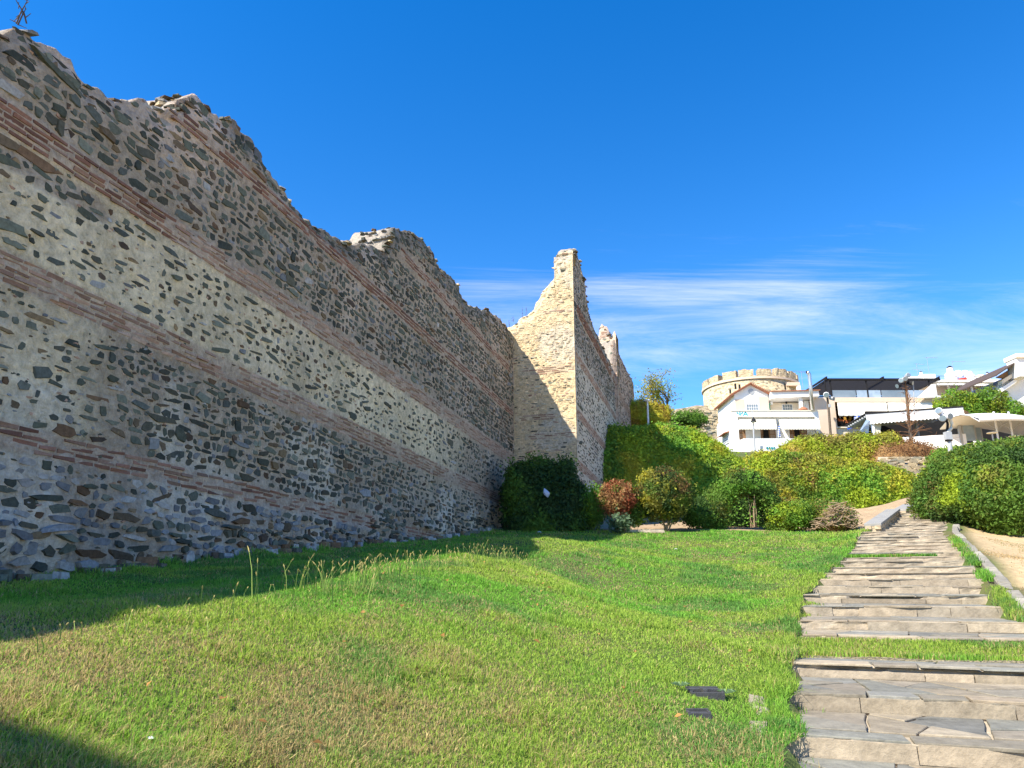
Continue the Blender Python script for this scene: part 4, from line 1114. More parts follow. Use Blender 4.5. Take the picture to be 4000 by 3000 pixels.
# arched bush: a clipped dome with a hollow
ac = at(2912, 2055, 28.9); ar = (at(3068, 2055, 28.9)[0] - at(2756, 2055, 28.9)[0]) / 2
r = empty('arched_bush', (ac[0], 28.9, gz(ac[0], 28.9)), 'green dome-shaped bush with a dark arched hollow and a pale sapling inside', 'bush')
A = np.linspace(-0.06, math.pi + 0.06, 50); Bq = np.linspace(0, 2 * math.pi, 36)
Rm, tr_ = ar * 0.77, ar * 0.22
AA, BB = np.meshgrid(A, Bq, indexing='ij')
fat = tr_ * (1 + 0.15 * np.abs(np.cos(AA)))
RR = Rm + fat * np.cos(BB)
zt = at(0, 1826, 28.9)[2] - ac[2]
G = np.stack([ac[0] + RR * np.cos(AA) + 0.12, 28.9 + fat * 1.6 * np.sin(BB) + 0.3, ac[2] - 0.05 + RR * np.sin(AA) * zt / (Rm + tr_)], -1)
grow(r, G, rv, 0.10, 320, [G_MID, G_DARK, G_FRESH, OLIVE, TANL], [0.06, 0.03, 0.04, -0.02, -0.14], 0.08, 71, nscale=2.0, cscale=1.4, flat=0.7)
G2 = blob_grid((ac[0] + 0.1, 31.3, ac[2] + 0.5), ar * 1.0, 0.8, zt * 0.6)
grow(r, G2, rv, 0.11, 200, [G_DARK, G_MID], [0.06, 0.0], 0.12, 72, part='back_foliage')
for k in range(5):
    b0 = np.array([ac[0] + rv.uniform(-.45, .5), 28.9 + rv.uniform(-.3, .2), ac[2] - 0.05])
    MB().tube([b0, b0 + np.array([rv.normal(0, .06), 0, .6]), b0 + np.array([rv.normal(0, .15), rv.normal(0, .1), rv.uniform(.8, 1.45)])], [.018, .014, .006], 6).build('sapling_stem', M_TWIG, r)
p = np.array([ac + np.array([rv.normal(0.05, .38), rv.normal(-0.1, .2), abs(rv.normal(0.35, .38))]) for _ in range(80)])
link('sapling_leaves', leaf_mesh('sapling_leaves', p, np.tile([0, -0.8, 0.6], (len(p), 1)), 0.11, foliage_colour(p, rv, [G_FRESH, G_MID], [0.02, 0.02]), rv, 0.6), r)

# brush pile of cut twigs
bc = at(3262, 2060, 28.3)
r = empty('brush_pile', (bc[0], 28.3, gz(bc[0], 28.3)), 'pile of cut dry twigs and wilted leaves beside the steps', 'brush pile')
bw = (at(3375, 2050, 28.3)[0] - at(3172, 2050, 28.3)[0]) / 2
G = blob_grid((bc[0] + .1, 28.8, bc[2] + 0.35), bw * 0.95, 0.8, 0.72)
grow(r, G, rv, 0.10, 170, [G_FRESH, G_MID, BRN, TANL, OLIVE], [0.03, 0.02, 0.03, 0.0, 0.0], 0.16, 75, nscale=2, cscale=2.0)
for side, cnt in ((0, 130),):
    for k in range(cnt):
        c0 = np.array([bc[0] + rv.normal(-0.05, bw * .42), 27.95 + rv.uniform(-.15, .25), bc[2] + rv.uniform(0.02, 0.95)])
        c0[2] = bc[2] + (c0[2] - bc[2]) * max(0.25, 1 - abs(c0[0] - bc[0] - .1) / (bw * 1.15))
        th_ = rv.uniform(-0.9, 0.9) + (math.pi if rv.random() < .5 else 0); L_ = rv.uniform(.25, .6)
        d_ = np.array([math.cos(th_), rv.normal(0, .25), math.sin(th_) * .6])
        MB().tube([c0 - d_ * L_ * .5, c0 + rv.normal(0, .05, 3), c0 + d_ * L_ * .5 + np.array([0, 0, -.05])], [.017, .014, .006], 5).build('twig', M_TWIG, r)

# ------------------------------------------------------------------ trees
def tree(name, label, foot, height, spread, rg, cols, wts, leaf=0.13, nleaf=5000, trunk=0.14, lean=(0, 0), depth=4, clump=0.45, bare=0.25, crown0=0.35):
    r = empty(name, foot, label, 'tree')
    foot = np.array(foot, float)
    segs = []; tips = []
    def branch(p, d, L, rad, lev):
        mid = p + d * L * .5 + rg.normal(0, L * .05, 3); e = p + d * L + rg.normal(0, L * .06, 3)
        segs.append(([p, mid, e], [rad, rad * .85, rad * .68], lev))
        if lev == 0: tips.append(e); return
        if lev <= 2: tips.append(mid)
        for k in range(rg.integers(2, 4) if lev > 1 else 3):
            nd = d + rg.normal(0, 0.55, 3) * np.array([spread, spread, 0.55]); nd[2] = nd[2] * .8 + .18
            nd /= np.linalg.norm(nd); branch(e if rg.random() < .7 else mid, nd, L * rg.uniform(.6, .82), rad * .62, lev - 1)
    d0 = np.array([lean[0], lean[1], 1.0]); d0 /= np.linalg.norm(d0)
    branch(foot - np.array([0, 0, .2]), d0, height * crown0, trunk, depth)
    tr_m = MB(); br = MB()
    for pts, rs, lev in segs:
        (tr_m if lev == depth else br).tube(pts, rs, 7 if lev > 1 else 4, False)
    tk = tr_m.build('trunk', M_BARK, r, True); br.build('branches', M_BARK, r, True)
    tips = np.array(tips)
    keep = tips[rg.random(len(tips)) > bare]
    per = max(1, nleaf // len(keep))
    p = np.repeat(keep, per, axis=0) + rg.normal(0, clump, (len(keep) * per, 3)) * np.array([1, 1, .7])
    n_ = rg.normal(0, .6, p.shape) + np.array([0, 0, 1]); n_ /= np.linalg.norm(n_, axis=1, keepdims=True)
    link('crown', leaf_mesh('crown', p, n_, leaf, foliage_colour(p, rg, cols, wts, 0.9, 7), rg, 0.5, 0.4, 0.6), r)
    return r
rt = np.random.default_rng(5)
f = at(2615, 1660, 52)
tree('autumn_tree', 'thin autumn tree with yellowing leaves and bare twigs above the ivy bank', (f[0], 52, f[2] - 1.0), 6.2, 1.25, rt, [G_YEL, G_LIME, OLIVE, (0.36, 0.24, 0.05)], [0.06, 0.03, 0.05, 0.0], 0.16, 1700, 0.13, (0.05, 0), 4, 0.34, 0.42, 0.30)
f = at(2520, 1650, 50)
r = empty('yellow_shrub', (f[0], 50, f[2] - .6), 'yellow-green shrub on top of the ivy bank next to the far tower', 'shrub')
grow(r, blob_grid((f[0], 50, f[2] + 0.3), 2.0, 1.0, 1.25), rv, 0.16, 90, [G_YEL, G_LIME, (0.34, 0.22, 0.05)], [0.06, 0.02, 0.0], 0.45, 81, nscale=1.2)
f = at(2730, 1655, 48)
r = empty('shrub', (f[0], 48, f[2] - .6), 'dark green shrub crowning the top of the ivy bank', 'shrub')
grow(r, blob_grid((at(2690, 1640, 46)[0], 46, at(2690, 1640, 46)[2]), 1.1, 0.7, 0.55), rv, 0.14, 150, [G_MID, G_FRESH, G_DARK], [0.05, 0.02, 0.0], 0.3, 82, nscale=1.4)
r = empty('leafy_tree', (*at(3860, 1740, 67)[:2], 12.0), 'broad leafy green tree in front of the balcony house', 'tree')
for (cx, cy, w_, h_, sd) in [(3695, 1590, 0.9, 0.7, 1), (3745, 1575, 1.0, 1.0, 2), (3800, 1590, 1.2, 1.1, 8), (3875, 1570, 1.1, 1.0, 3), (3830, 1625, 1.3, 1.0, 9), (3940, 1620, 1.3, 1.0, 4), (3870, 1665, 1.5, 0.8, 5), (4000, 1640, 1.2, 1.1, 6), (3770, 1640, 1.2, 0.9, 7), (4080, 1620, 1.6, 1.5, 10)]:
    c_ = at(cx, cy, 67 + rv.uniform(-.6, .6))
    grow(r, blob_grid(c_, w_ * 1.22, w_ * .98, h_ * 1.22), rv, 0.24, 55, [G_FRESH, G_MID, G_LIME, OLIVE], [0.05, 0.05, 0.02, -0.02], 0.55, 90 + sd, nscale=1.1, flat=0.8, part='crown', core_part=False, layers=((0.05, 1.0), (-0.3, 0.7), (-0.65, 0.5)))
sprigs(r, [(3735, 1520), (3725, 1535), (3870, 1515), (3885, 1525), (3820, 1530), (3770, 1535), (3930, 1540)], 66.5, rv, [G_FRESH, OLIVE], 0.2, (0.8, 1.3), 26)
MB().tube([(at(3870, 1700, 67)[0], 67, 11.5), at(3868, 1680, 67), at(3860, 1620, 67)], [0.2, 0.16, 0.1], 8).build('trunk', M_BARK, r, True)

# ================================================================== GRASS
def blades(name, X, Y, H, Wd, C, rg, bend=0.5, z=None):
    n = len(X)
    Z = (ground_z(X, Y) + (fbm2(X, Y, 1.3, 3, 3) - 0.5) * 0.07 - 0.01) if z is None else z
    a = rg.uniform(0, 2 * math.pi, n)
    # faces turn at random; each blade leans
    sx, sy = np.cos(a) * Wd / 2, np.sin(a) * Wd / 2
    la = rg.uniform(0, 2 * math.pi, n); lm = np.abs(rg.normal(0, bend, n)) * H
    lx, ly = np.cos(la) * lm, np.sin(la) * lm
    V = np.empty((n, 5, 3))
    V[:, 0] = np.stack([X - sx, Y - sy, Z], -1); V[:, 1] = np.stack([X + sx, Y + sy, Z], -1)
    mx_, my_, mz_ = X + lx * .4, Y + ly * .4, Z + H * .6
    V[:, 2] = np.stack([mx_ + sx * .75, my_ + sy * .75, mz_], -1); V[:, 3] = np.stack([mx_ - sx * .75, my_ - sy * .75, mz_], -1)
    V[:, 4] = np.stack([X + lx, Y + ly, Z + H * np.clip(1 - 0.25 * lm / H, .4, 1)], -1)
    i = np.arange(n)[:, None] * 5
    F = np.concatenate([i + np.array([[0, 1, 2]]), i + np.array([[0, 2, 3]]), i + np.array([[3, 2, 4]])])
    return np_mesh(name, V.reshape(-1, 3), F, np.repeat(C, 5, axis=0), M_GRASS)
def lawn_colour(X, Y, rg):
    n = len(X)
    base = np.array([0.20, 0.44, 0.058]); yel = np.array([0.33, 0.47, 0.075]); straw = np.array([0.52, 0.42, 0.19]); blue = np.array([0.13, 0.30, 0.07]); dk = np.array([0.09, 0.20, 0.03])
    a = fbm2(X, Y, 0.55, 4, 301); b = fbm2(X, Y, 1.7, 3, 302); c = fbm2(X, Y, 0.9, 3, 303)
    d = np.hypot(X, Y)
    wy = sstep(0.40, 0.62, a)[:, None]
    C = base * (1 - wy) + yel * wy
    wb = (sstep(0.56, 0.66, c) * 0.8)[:, None]; C = C * (1 - wb) + blue * wb
    # worn, strawy turf close to the camera
    wear = sstep(7.5, 3.6, d + 0.35 * X) * sstep(2.2, 0.6, X - 0.1 * Y)
    ps = np.clip(0.04 + 0.20 * sstep(0.5, 0.66, b) + wear * (0.34 + 1.1 * (b - 0.42)), 0, 0.7)
    st = (rg.random(n) < ps)[:, None]
    C = np.where(st, straw * rg.uniform(.7, 1.15, (n, 1)), C)
    dd = (rg.random(n) < 0.12)[:, None]; C = np.where(dd & ~st, dk, C)
    return np.clip(C * (1 + rg.normal(0, .15, (n, 1))), .01, .8)
rgx = np.random.default_rng(77)
N = 900000
dist = 2.6 * np.exp(rgx.random(N) * math.log(32 / 2.6)); az = rgx.uniform(-0.78, 0.50, N)
X = dist * np.sin(az); Y = dist * np.cos(az)
perp = -(X * WN[0] + Y * WN[1]); ss = X * WD[0] + Y * WD[1]
U_, V_ = uv_of(X, Y)
px_, py_, yc_ = project(np.stack([X, Y, ground_z(X, Y)], -1))
edge = 27.6 + 1.0 * (fbm2(X, Y * 0, 1.2, 3, 8) - .5) * 2
ok = (perp < PERP_W - 0.02) & (V_ < pathL(U_) + 0.06 + 0.30 * (fbm2(U_, V_ * 0 + 3, 1.6, 3, 41) - .45)) & (Y < edge) & (px_ > -250) & (px_ < 4200) & (py_ < 3150)
X, Y, dist, perp = X[ok], Y[ok], dist[ok], perp[ok]
# keep clear of the sunken valve box
vb = at(2752, 2700, 6.55); vb2 = at(2728, 2772, 5.95)
def box_hole(X, Y, c, hx, hy):
    dx_, dy_ = X - c[0], Y - c[1]
    return (np.abs(dx_) < hx) & (np.abs(dy_) < hy)
hole = box_hole(X, Y, vb, .15, .14) | box_hole(X, Y, vb2, .09, .06)
X, Y, dist, perp = X[~hole], Y[~hole], dist[~hole], perp[~hole]
n = len(X)
tall = fbm2(X, Y, 0.8, 3, 305)
H = (0.022 + 0.026 * tall) * rgx.uniform(.6, 1.35, n) * (1 + 0.8 * sstep(.58, .68, fbm2(X, Y, 2.2, 2, 306)))
U_, V_ = uv_of(X, Y)
H *= 1 + 0.5 * sstep(0.35, 0.0, pathL(U_) - V_)
Wd = np.clip(0.0016 + 0.0009 * dist, 0.003, 0.024) * rgx.uniform(.7, 1.3, n)
H = H * (1 + 0.02 * dist) * (1 + 1.6 * sstep(0.55, 0.05, PERP_W - perp) * fbm2(X, Y, 1.5, 2, 307))
lawn = link('lawn_grass', blades('lawn_grass', X, Y, H, Wd, lawn_colour(X, Y, rgx), rgx, 0.9))
tag(lawn, 'patchy green lawn grass with straw-coloured worn spots', 'grass', None, 'stuff')
print('lawn blades', n)
# grass growing across the path and along the kerb
XX, YY, ZZg, HH = [], [], [], []
def put(u, v, z, h):
    q = xy_of(u, v); XX.append(q[0]); YY.append(q[1]); ZZg.append(z); HH.append(h)
for k in range(16000):
    u = rgx.uniform(8.98, 10.25); v = rgx.uniform(float(pathL(9.5)) - .1, 2.7)
    lim = 8.98 + 0.25 * float(vnoise(np.array([v * 2.5, 0, 0]), 3))
    if u > lim: put(u, v, 0.90 + 0.08 * sstep(9.3, 10.2, u), rgx.uniform(.03, .075))
ug = LIPS[15][0] + .5
for k in range(2600):
    v = rgx.uniform(float(pathL(ug)) - .1, float(pathL(ug)) + 2.1)
    put(rgx.uniform(ug, LIPS[16][0]), v, LIPS[15][1], rgx.uniform(.05, .12))
for k in range(7000):
    u = rgx.uniform(9, 26)
    if vnoise(np.array([u * 0.9, 0, 0]), 9) < 0.38: continue
    put(u, float(pathR(u)) + rgx.normal(0.07, 0.06), float(path_z(u)) + 0.0, rgx.uniform(.06, .16))
for k in range(9000):   # tufts spilling over the left edge
    u = rgx.uniform(3.5, 20)
    nn = float(vnoise(np.array([u * 1.4, 0, 0]), 19))
    if nn < 0.42: continue
    v = float(pathL(u)) + abs(rgx.normal(0, 0.16 * nn)) - .05
    put(u, v, step_z(u) - 0.02, rgx.uniform(.03, .09))
for k in range(9000):   # rank grass hiding the cheeks of the steps
    u = rgx.uniform(2.5, 21); v = float(pathL(u)) + 0.05 - abs(rgx.normal(0, 0.12)); q = xy_of(u, v)
    XX.append(q[0]); YY.append(q[1]); ZZg.append(None); HH.append(rgx.uniform(.05, .12))
XX, YY = np.array(XX), np.array(YY)
_gz = ground_z(XX, YY) - 0.02
ZZg = [g_ if z_ is None else z_ for z_, g_ in zip(ZZg, _gz)]
gcol = lawn_colour(XX, YY, rgx) * 0.9
tag(link('path_grass', blades('path_grass', XX, YY, np.array(HH), np.clip(0.002 + .0008 * np.hypot(XX, YY), .003, .02), gcol, rgx, .5, np.array(ZZg))), 'grass growing in the path joints and along its kerb', 'grass', None, 'stuff')
# dry grass right of the kerb
N = 60000
u = rgx.uniform(6, 27, N); v = pathR(u) + 0.4 + rgx.uniform(0, 9, N)
q = u[:, None] * PDIR + v[:, None] * PRGT
pt = fbm2(q[:, 0], q[:, 1], 0.6, 3, 88)
m = rgx.random(N) < sstep(.35, .62, pt)
q = q[m]; n = len(q)
gr = sstep(.55, .68, fbm2(q[:, 0], q[:, 1], 0.5, 3, 89))[:, None] * (rgx.random((n, 1)) < .6)
C = np.array([.50, .38, .19]) * (1 - gr) + np.array([.16, .20, .04]) * gr
tag(link('dry_grass', blades('dry_grass', q[:, 0], q[:, 1], rgx.uniform(.02, .06, n), np.full(n, .016), C * rgx.uniform(.8, 1.15, (n, 1)), rgx, .9)), 'sparse straw-coloured dry grass right of the kerb', 'grass', None, 'stuff')
# tall seeding stalks along the shadow edge
ST = []
for (x, y, h_) in [(1040, 2330, .30), (1060, 2330, .22), (1075, 2325, .24), (975, 2345, .17), (1150, 2310, .2), (1165, 2310, .22), (1200, 2305, .24), (720, 2385, .15), (800, 2370, .13), (835, 2365, .15), (320, 2455, .1), (30, 2515, .10)] + [(rgx.uniform(1180, 2050), None, rgx.uniform(.10, .21)) for _ in range(280)] + [(rgx.uniform(0, 1150), None, rgx.uniform(.05, .10)) for _ in range(26)]:
    if y is None: y = np.interp(x, [0, 542, 1030, 1500, 1900, 2200], [2525, 2425, 2337, 2257, 2182, 2112]) + rgx.normal(0, 9)
    s_, z_ = on_perp(x, y, 3.85); q = wxy(s_, 3.7 + rgx.normal(0, .22)); ST.append((q[0], q[1], h_ * 1.3))
stalk = MB(); head = MB()
for (x, y, h_) in ST:
    z_ = gz(x, y); dx_, dy_ = rgx.normal(0, .22, 2) * h_
    p0, p1, p2 = (x, y, z_ - .02), (x + dx_ * .4, y + dy_ * .4, z_ + h_ * .6), (x + dx_, y + dy_, z_ + h_)
    stalk.tube([p0, p1, p2], [.004, .0032, .0024], 3, False)
    p3 = (x + dx_ * 1.35, y + dy_ * 1.35, z_ + h_ * 1.16)
    head.tube([p2, ((p2[0] + p3[0]) / 2, (p2[1] + p3[1]) / 2, (p2[2] + p3[2]) / 2), p3], [.003, .006, .002], 4, False)
r = stalk.build('seeding_grass', mat_plain('stalk', (0.22, 0.30, 0.06), (0.16, 0.24, 0.05), 5, .7, 0), None); tag(r, 'tall seeding grass stalks along the wall shadow edge', 'grass', None, 'stuff')
head.build('seed_heads', mat_plain('seed_head', (0.42, 0.34, 0.12), (0.3, 0.26, 0.09), 5, .8, 0), r)

# ================================================================== BUILDINGS
M_WHITE = mat_plain('white_plaster', (0.84, 0.82, 0.78), (0.76, 0.73, 0.68), 1.2, 0.85, 0.08, 20)
M_CREAM = mat_plain('cream_plaster', (0.78, 0.68, 0.52), (0.72, 0.62, 0.47), 1.0, 0.85, 0.08, 20)
M_BEIGE = mat_plain('beige_plaster', (0.70, 0.55, 0.41), (0.65, 0.50, 0.37), 1.0, 0.85, 0.08, 20)
M_AWN = mat_plain('awning_cloth', (0.82, 0.76, 0.62), (0.77, 0.71, 0.57), 1.5, 0.9, 0.05, 60)
M_AWNW = mat_plain('white_cloth', (0.84, 0.82, 0.78), (0.78, 0.76, 0.72), 1.5, 0.9, 0.05, 60)
M_WOOD = mat_plain('brown_shutter', (0.36, 0.19, 0.08), (0.27, 0.135, 0.06), 8, 0.6, 0.2, 40, stretch=(1, 1, 8))
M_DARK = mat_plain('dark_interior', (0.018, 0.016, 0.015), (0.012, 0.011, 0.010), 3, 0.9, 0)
M_BLACK = mat_plain('dark_metal', (0.022, 0.021, 0.022), (0.016, 0.015, 0.016), 4, 0.75, 0.05, 30, 0.0, spec=0.15)
M_STEEL = mat_plain('steel', (0.62, 0.62, 0.62), (0.5, 0.5, 0.5), 6, 0.35, 0.05, 40, 0.9)
M_GREYM = mat_plain('grey_paint', (0.42, 0.43, 0.44), (0.36, 0.37, 0.38), 4, 0.6, 0.05, 30)
M_TILE = mat_plain('roof_tile', (0.42, 0.17, 0.09), (0.30, 0.12, 0.07), 6, 0.85, 0.3, 30)
M_GLASS = mat_plain('window_glass', (0.22, 0.27, 0.30), (0.14, 0.18, 0.2), 0.6, 0.08, 0, metal=0.0, spec=0.8)
M_BLUE = mat_plain('flag_blue', (0.03, 0.13, 0.60), (0.025, 0.11, 0.5), 3, 0.8, 0)
M_FWHITE = mat_plain('flag_white', (0.8, 0.8, 0.8), (0.74, 0.74, 0.75), 3, 0.8, 0)
M_TEAL = mat_plain('teal_paint', (0.02, 0.42, 0.47), (0.02, 0.36, 0.42), 8, 0.8, 0)
M_CLOUDY = mat_plain('screen_plastic', (0.38, 0.47, 0.55), (0.26, 0.34, 0.42), 1.2, 0.25, 0.1, 3, spec=0.5)
M_GREEN = mat_plain('green_plastic', (0.05, 0.30, 0.12), (0.04, 0.22, 0.09), 3, 0.5, 0)
M_ORANGE = mat_plain('orange_cloth', (0.60, 0.20, 0.08), (0.5, 0.15, 0.06), 3, 0.8, 0)
M_OCHRE = mat_plain('ochre_cloth', (0.5, 0.30, 0.05), (0.4, 0.22, 0.04), 3, 0.8, 0)
M_REDP = mat_plain('red_plastic', (0.55, 0.06, 0.04), (0.45, 0.05, 0.03), 3, 0.5, 0)

def rect(x0, x1, y0, y1, Y):
    ym = (y0 + y1) / 2
    return at(x0, ym, Y)[0], at(x1, ym, Y)[0], at(0, y1, Y)[2], at(0, y0, Y)[2]
def pbox(name, mat, parent, x0, x1, y0, y1, Y, depth, bevel=0):
    a, b, z0, z1 = rect(x0, x1, y0, y1, Y)
    return MB().box(a, b, Y, Y + depth, z0, z1).build(name, mat, parent, bevel=bevel)
def window(parent, x0, x1, y0, y1, Y, bars_v=4, bars_h=2, frame=M_WHITE, name='window', bar=0.03):
    """frame proud of the wall, pane set back, bars in front"""
    a, b, z0, z1 = rect(x0, x1, y0, y1, Y)
    w = MB(); t = 0.07
    w.box(a - t, b + t, Y - .05, Y + .02, z1, z1 + t).box(a - t, b + t, Y - .07, Y + .02, z0 - t, z0).box(a - t, a, Y - .05, Y + .02, z0, z1).box(b, b + t, Y - .05, Y + .02, z0, z1)
    o = w.build(name, frame, parent)
    MB().box(a, b, Y - .012, Y + .015, z0, z1).build('pane', M_GLASS, o)
    g = MB()
    for i in range(1, bars_v): x = a + (b - a) * i / bars_v; g.box(x - bar / 2, x + bar / 2, Y - .045, Y - .02, z0, z1)
    for i in range(1, bars_h): z = z0 + (z1 - z0) * i / bars_h; g.box(a, b, Y - .04, Y - .018, z - bar / 2, z + bar / 2)
    if g.v: g.build('bars', frame, o)
    return o
def shutter(parent, x0, x1, y0, y1, Y, ang=0.0):
    a, b, z0, z1 = rect(x0, x1, y0, y1, Y)
    m = MB(); m.box(a, a + .07, Y - .05, Y, z0, z1).box(b - .07, b, Y - .05, Y, z0, z1).box(a, b, Y - .05, Y, z1 - .08, z1).box(a, b, Y - .05, Y, z0, z0 + .08).box(a, b, Y - .05, Y, (z0 + z1) / 2 - .03, (z0 + z1) / 2 + .03)
    o = m.build('shutter', M_WOOD, parent)
    k = MB(); n = 14
    for i in range(n):
        z = z0 + .08 + (z1 - z0 - .16) * (i + .5) / n
        k.hexa([(a + .07, Y - .04, z - .03), (b - .07, Y - .04, z - .03), (b - .07, Y - .01, z + .0), (a + .07, Y - .01, z + .0), (a + .07, Y - .04, z - .015), (b - .07, Y - .04, z - .015), (b - .07, Y - .01, z + .02), (a + .07, Y - .01, z + .02)])
    k.build('louvres', M_WOOD, o)
    return o
def awning(parent, x0, x1, y0, y1, Y, out, mat, val=0.22, lobes=14, x0b=None, x1b=None):
    """sloping cloth from the wall, with a scalloped valance"""
    a, b = at(x0, y0, Y)[0], at(x1, y0, Y)[0]; z1 = at(0, y0, Y)[2]
    a2, b2 = at(x0b or x0, y1, Y - out)[0], at(x1b or x1, y1, Y - out)[0]; z0 = at(0, y1, Y - out)[2]
    n = 16; V = []; F = []
    for j in range(2):
        for i in range(n + 1):
            for k in range(7):
                t = k / 6; x = (a + (b - a) * i / n) * (1 - t) + (a2 + (b2 - a2) * i / n) * t
                sag = -0.10 * math.sin(math.pi * t) * (0.6 + .4 * math.sin(i * 1.7))
                V.append((x, Y - out * t, z1 + (z0 - z1) * t + sag - j * 0.02))
    for j in range(2):
        for i in range(n):
            for k in range(6):
                q = j * (n + 1) * 7 + i * 7 + k; F.append((q, q + 7, q + 8, q + 1))
    o = MB().add(V, F).build('awning', mat, parent, True)
    v = MB()
    for i in range(lobes):
        xa, xb = a2 + (b2 - a2) * i / lobes, a2 + (b2 - a2) * (i + 1) / lobes
        pts = [(xa, z0)] + [(xa + (xb - xa) * t, z0 - val * (0.6 + 0.4 * math.sin(math.pi * t))) for t in (0, .25, .5, .75, 1)] + [(xb, z0)]
        v.prism(pts, Y - out - .015 - .006 * (i % 2), Y - out + .005)
    v.build('valance', mat, o)
    MB().tube([(a2, Y - out, z0), (b2, Y - out, z0)], .035, 6).build('front_bar', M_FWHITE, o)
    MB().tube([(a + .1, Y - .05, z0 - .05), (a2 + .1, Y - out, z0)], .02, 5).build('arm', M_FWHITE, o)
    MB().tube([(b - .1, Y - .05, z0 - .05), (b2 - .1, Y - out, z0)], .02, 5).build('arm', M_FWHITE, o)
    return o
def railing(parent, x0, x1, y0, y1, Y, n, mat=M_BLACK, r=0.015):
    a, b, z0, z1 = rect(x0, x1, y0, y1, Y)
    m = MB().box(a, b, Y - .02, Y + .02, z1 - .04, z1).box(a, b, Y - .015, Y + .015, z0, z0 + .03)
    o = m.build('railing', mat, parent)
    for i in range(n + 1):
        x = a + (b - a) * i / n
        MB().box(x - r, x + r, Y - r, Y + r, z0 + .03, z1 - .04).build('baluster', mat, o)
    return o
def antenna(name, label, base, h, arms, Y_dir=0.0, mat=M_STEEL):
    r = empty(name, base, label, 'antenna', None)
    b = np.array(base, float)
    MB().tube([b, b + np.array([0, 0, h])], .03, 6).build('mast', mat, r)
    for (zf, L, cross, off) in arms:
        c = b + np.array([off, 0, h * zf]); d = np.array([math.cos(Y_dir), math.sin(Y_dir), 0])
        o = MB().tube([c - d * L * .35, c + d * L * .65], .018, 5).build('boom', mat, r)
        pd = np.array([-d[1], d[0], 0]) * .5 + np.array([0, 0, .12])
        for k in range(cross):
            p = c - d * L * .3 + d * L * .95 * k / max(1, cross - 1); w_ = .55 - .35 * k / max(1, cross)
            MB().tube([p - pd * w_, p + pd * w_], .010, 4).build('element', mat, o)
    return r

# ---------------------------------------------------------------- white house with the awnings
YA = 68.0
A = empty('white_house', (*at(3030, 1745, YA)[:2], at(3030, 1745, YA)[2]), 'white two-storey house with long cream awnings and brown shutters', 'house')
# lower storey: wall behind the awnings, solid parapet above
a, b, z0, z1 = rect(2868, 3206, 1606, 1790, YA)
zp = at(0, 1628, YA)[2]
MB().box(a, b, YA + .35, YA + 5.6, z0, z1 - .3).build('wall', M_WHITE, A)
o = MB().box(a, b, YA, YA + .34, zp, z1).build('parapet', M_WHITE, A)
MB().box(a - .06, b + .06, YA - .06, YA + .40, z1 + .002, z1 + .09).build('coping', M_CREAM, o)
MB().box(a, a + .45, YA + .01, YA + .345, z0, zp - .003).build('pier', M_WHITE, A)
MB().box(b - .35, b, YA + .01, YA + .345, z0, zp - .003).build('pier', M_WHITE, A)
MB().box(a + .45, b - .35, YA - 1.2, YA + .345, z0, at(0, 1722, YA)[2]).build('terrace_base', M_WHITE, A)
# the left flank, going back
wl = MB(); zf1 = z1 - .15
wl.box(a - .02, a - .004, YA + .6, YA + 5.2, z0, zf1).build('flank_wall', M_WHITE, A)
xf = a - .05
f_ = MB().box(xf, xf + .03, YA + 1.6, YA + 3.6, at(0, 1715, YA)[2], at(0, 1678, YA)[2]).build('flank_window', M_GLASS, A)
g = MB()
for i in range(6): g.box(xf - .04, xf - .005, YA + 1.6 + 2.0 * i / 5 - .025, YA + 1.6 + 2.0 * i / 5 + .025, at(0, 1715, YA)[2], at(0, 1678, YA)[2])
for i in range(5): zz = at(0, 1715, YA)[2] + (at(0, 1678, YA)[2] - at(0, 1715, YA)[2]) * i / 4; g.box(xf - .05, xf - .006, YA + 1.575, YA + 3.625, zz - .02, zz + .02)
g.build('grille', M_FWHITE, f_)
MB().hexa([(xf - .5, YA + 1.4, at(0, 1680, YA)[2]), (xf, YA + 1.4, at(0, 1676, YA)[2]), (xf, YA + 3.8, at(0, 1676, YA)[2]), (xf - .5, YA + 3.8, at(0, 1680, YA)[2]), (xf - .5, YA + 1.4, at(0, 1678, YA)[2]), (xf, YA + 1.4, at(0, 1671, YA)[2]), (xf, YA + 3.8, at(0, 1671, YA)[2]), (xf - .5, YA + 3.8, at(0, 1678, YA)[2])]).build('window_hood', M_TILE, A)
YW = YA + .345
shutter(A, 2878, 2911, 1668, 1715, YW)
def door(parent, x0, x1, y0, y1, Y):
    a_, b_, c_, d_ = rect(x0, x1, y0, y1, Y)
    o = MB().box(a_ - .06, a_, Y - .05, Y, c_, d_).box(b_, b_ + .06, Y - .05, Y, c_, d_).box(a_ - .06, b_ + .06, Y - .05, Y, d_, d_ + .06).build('door', M_WOOD, parent)
    MB().box(a_, b_, Y - .02, Y - .003, c_, d_).build('opening', M_DARK, o)
    return o
dr_ = door(A, 2981, 3003, 1672, 1724, YW); shutter(A, 2972, 2980, 1672, 1724, YW); shutter(A, 3005, 3030, 1672, 1720, YW)
railing(A, 2981, 3003, 1705, 1722, YW - .2, 7, M_BLACK, .008)
door(A, 3102, 3124, 1672, 1715, YW); shutter(A, 3085, 3100, 1672, 1715, YW); shutter(A, 3125, 3152, 1672, 1715, YW)
awning(A, 2876, 3030, 1634, 1672, YA + .3, 1.5, M_AWN, 0.16, 14, 2884, 3034)
awning(A, 3040, 3200, 1634, 1672, YA + .3, 1.5, M_AWN, 0.16, 14, 3052, 3204)
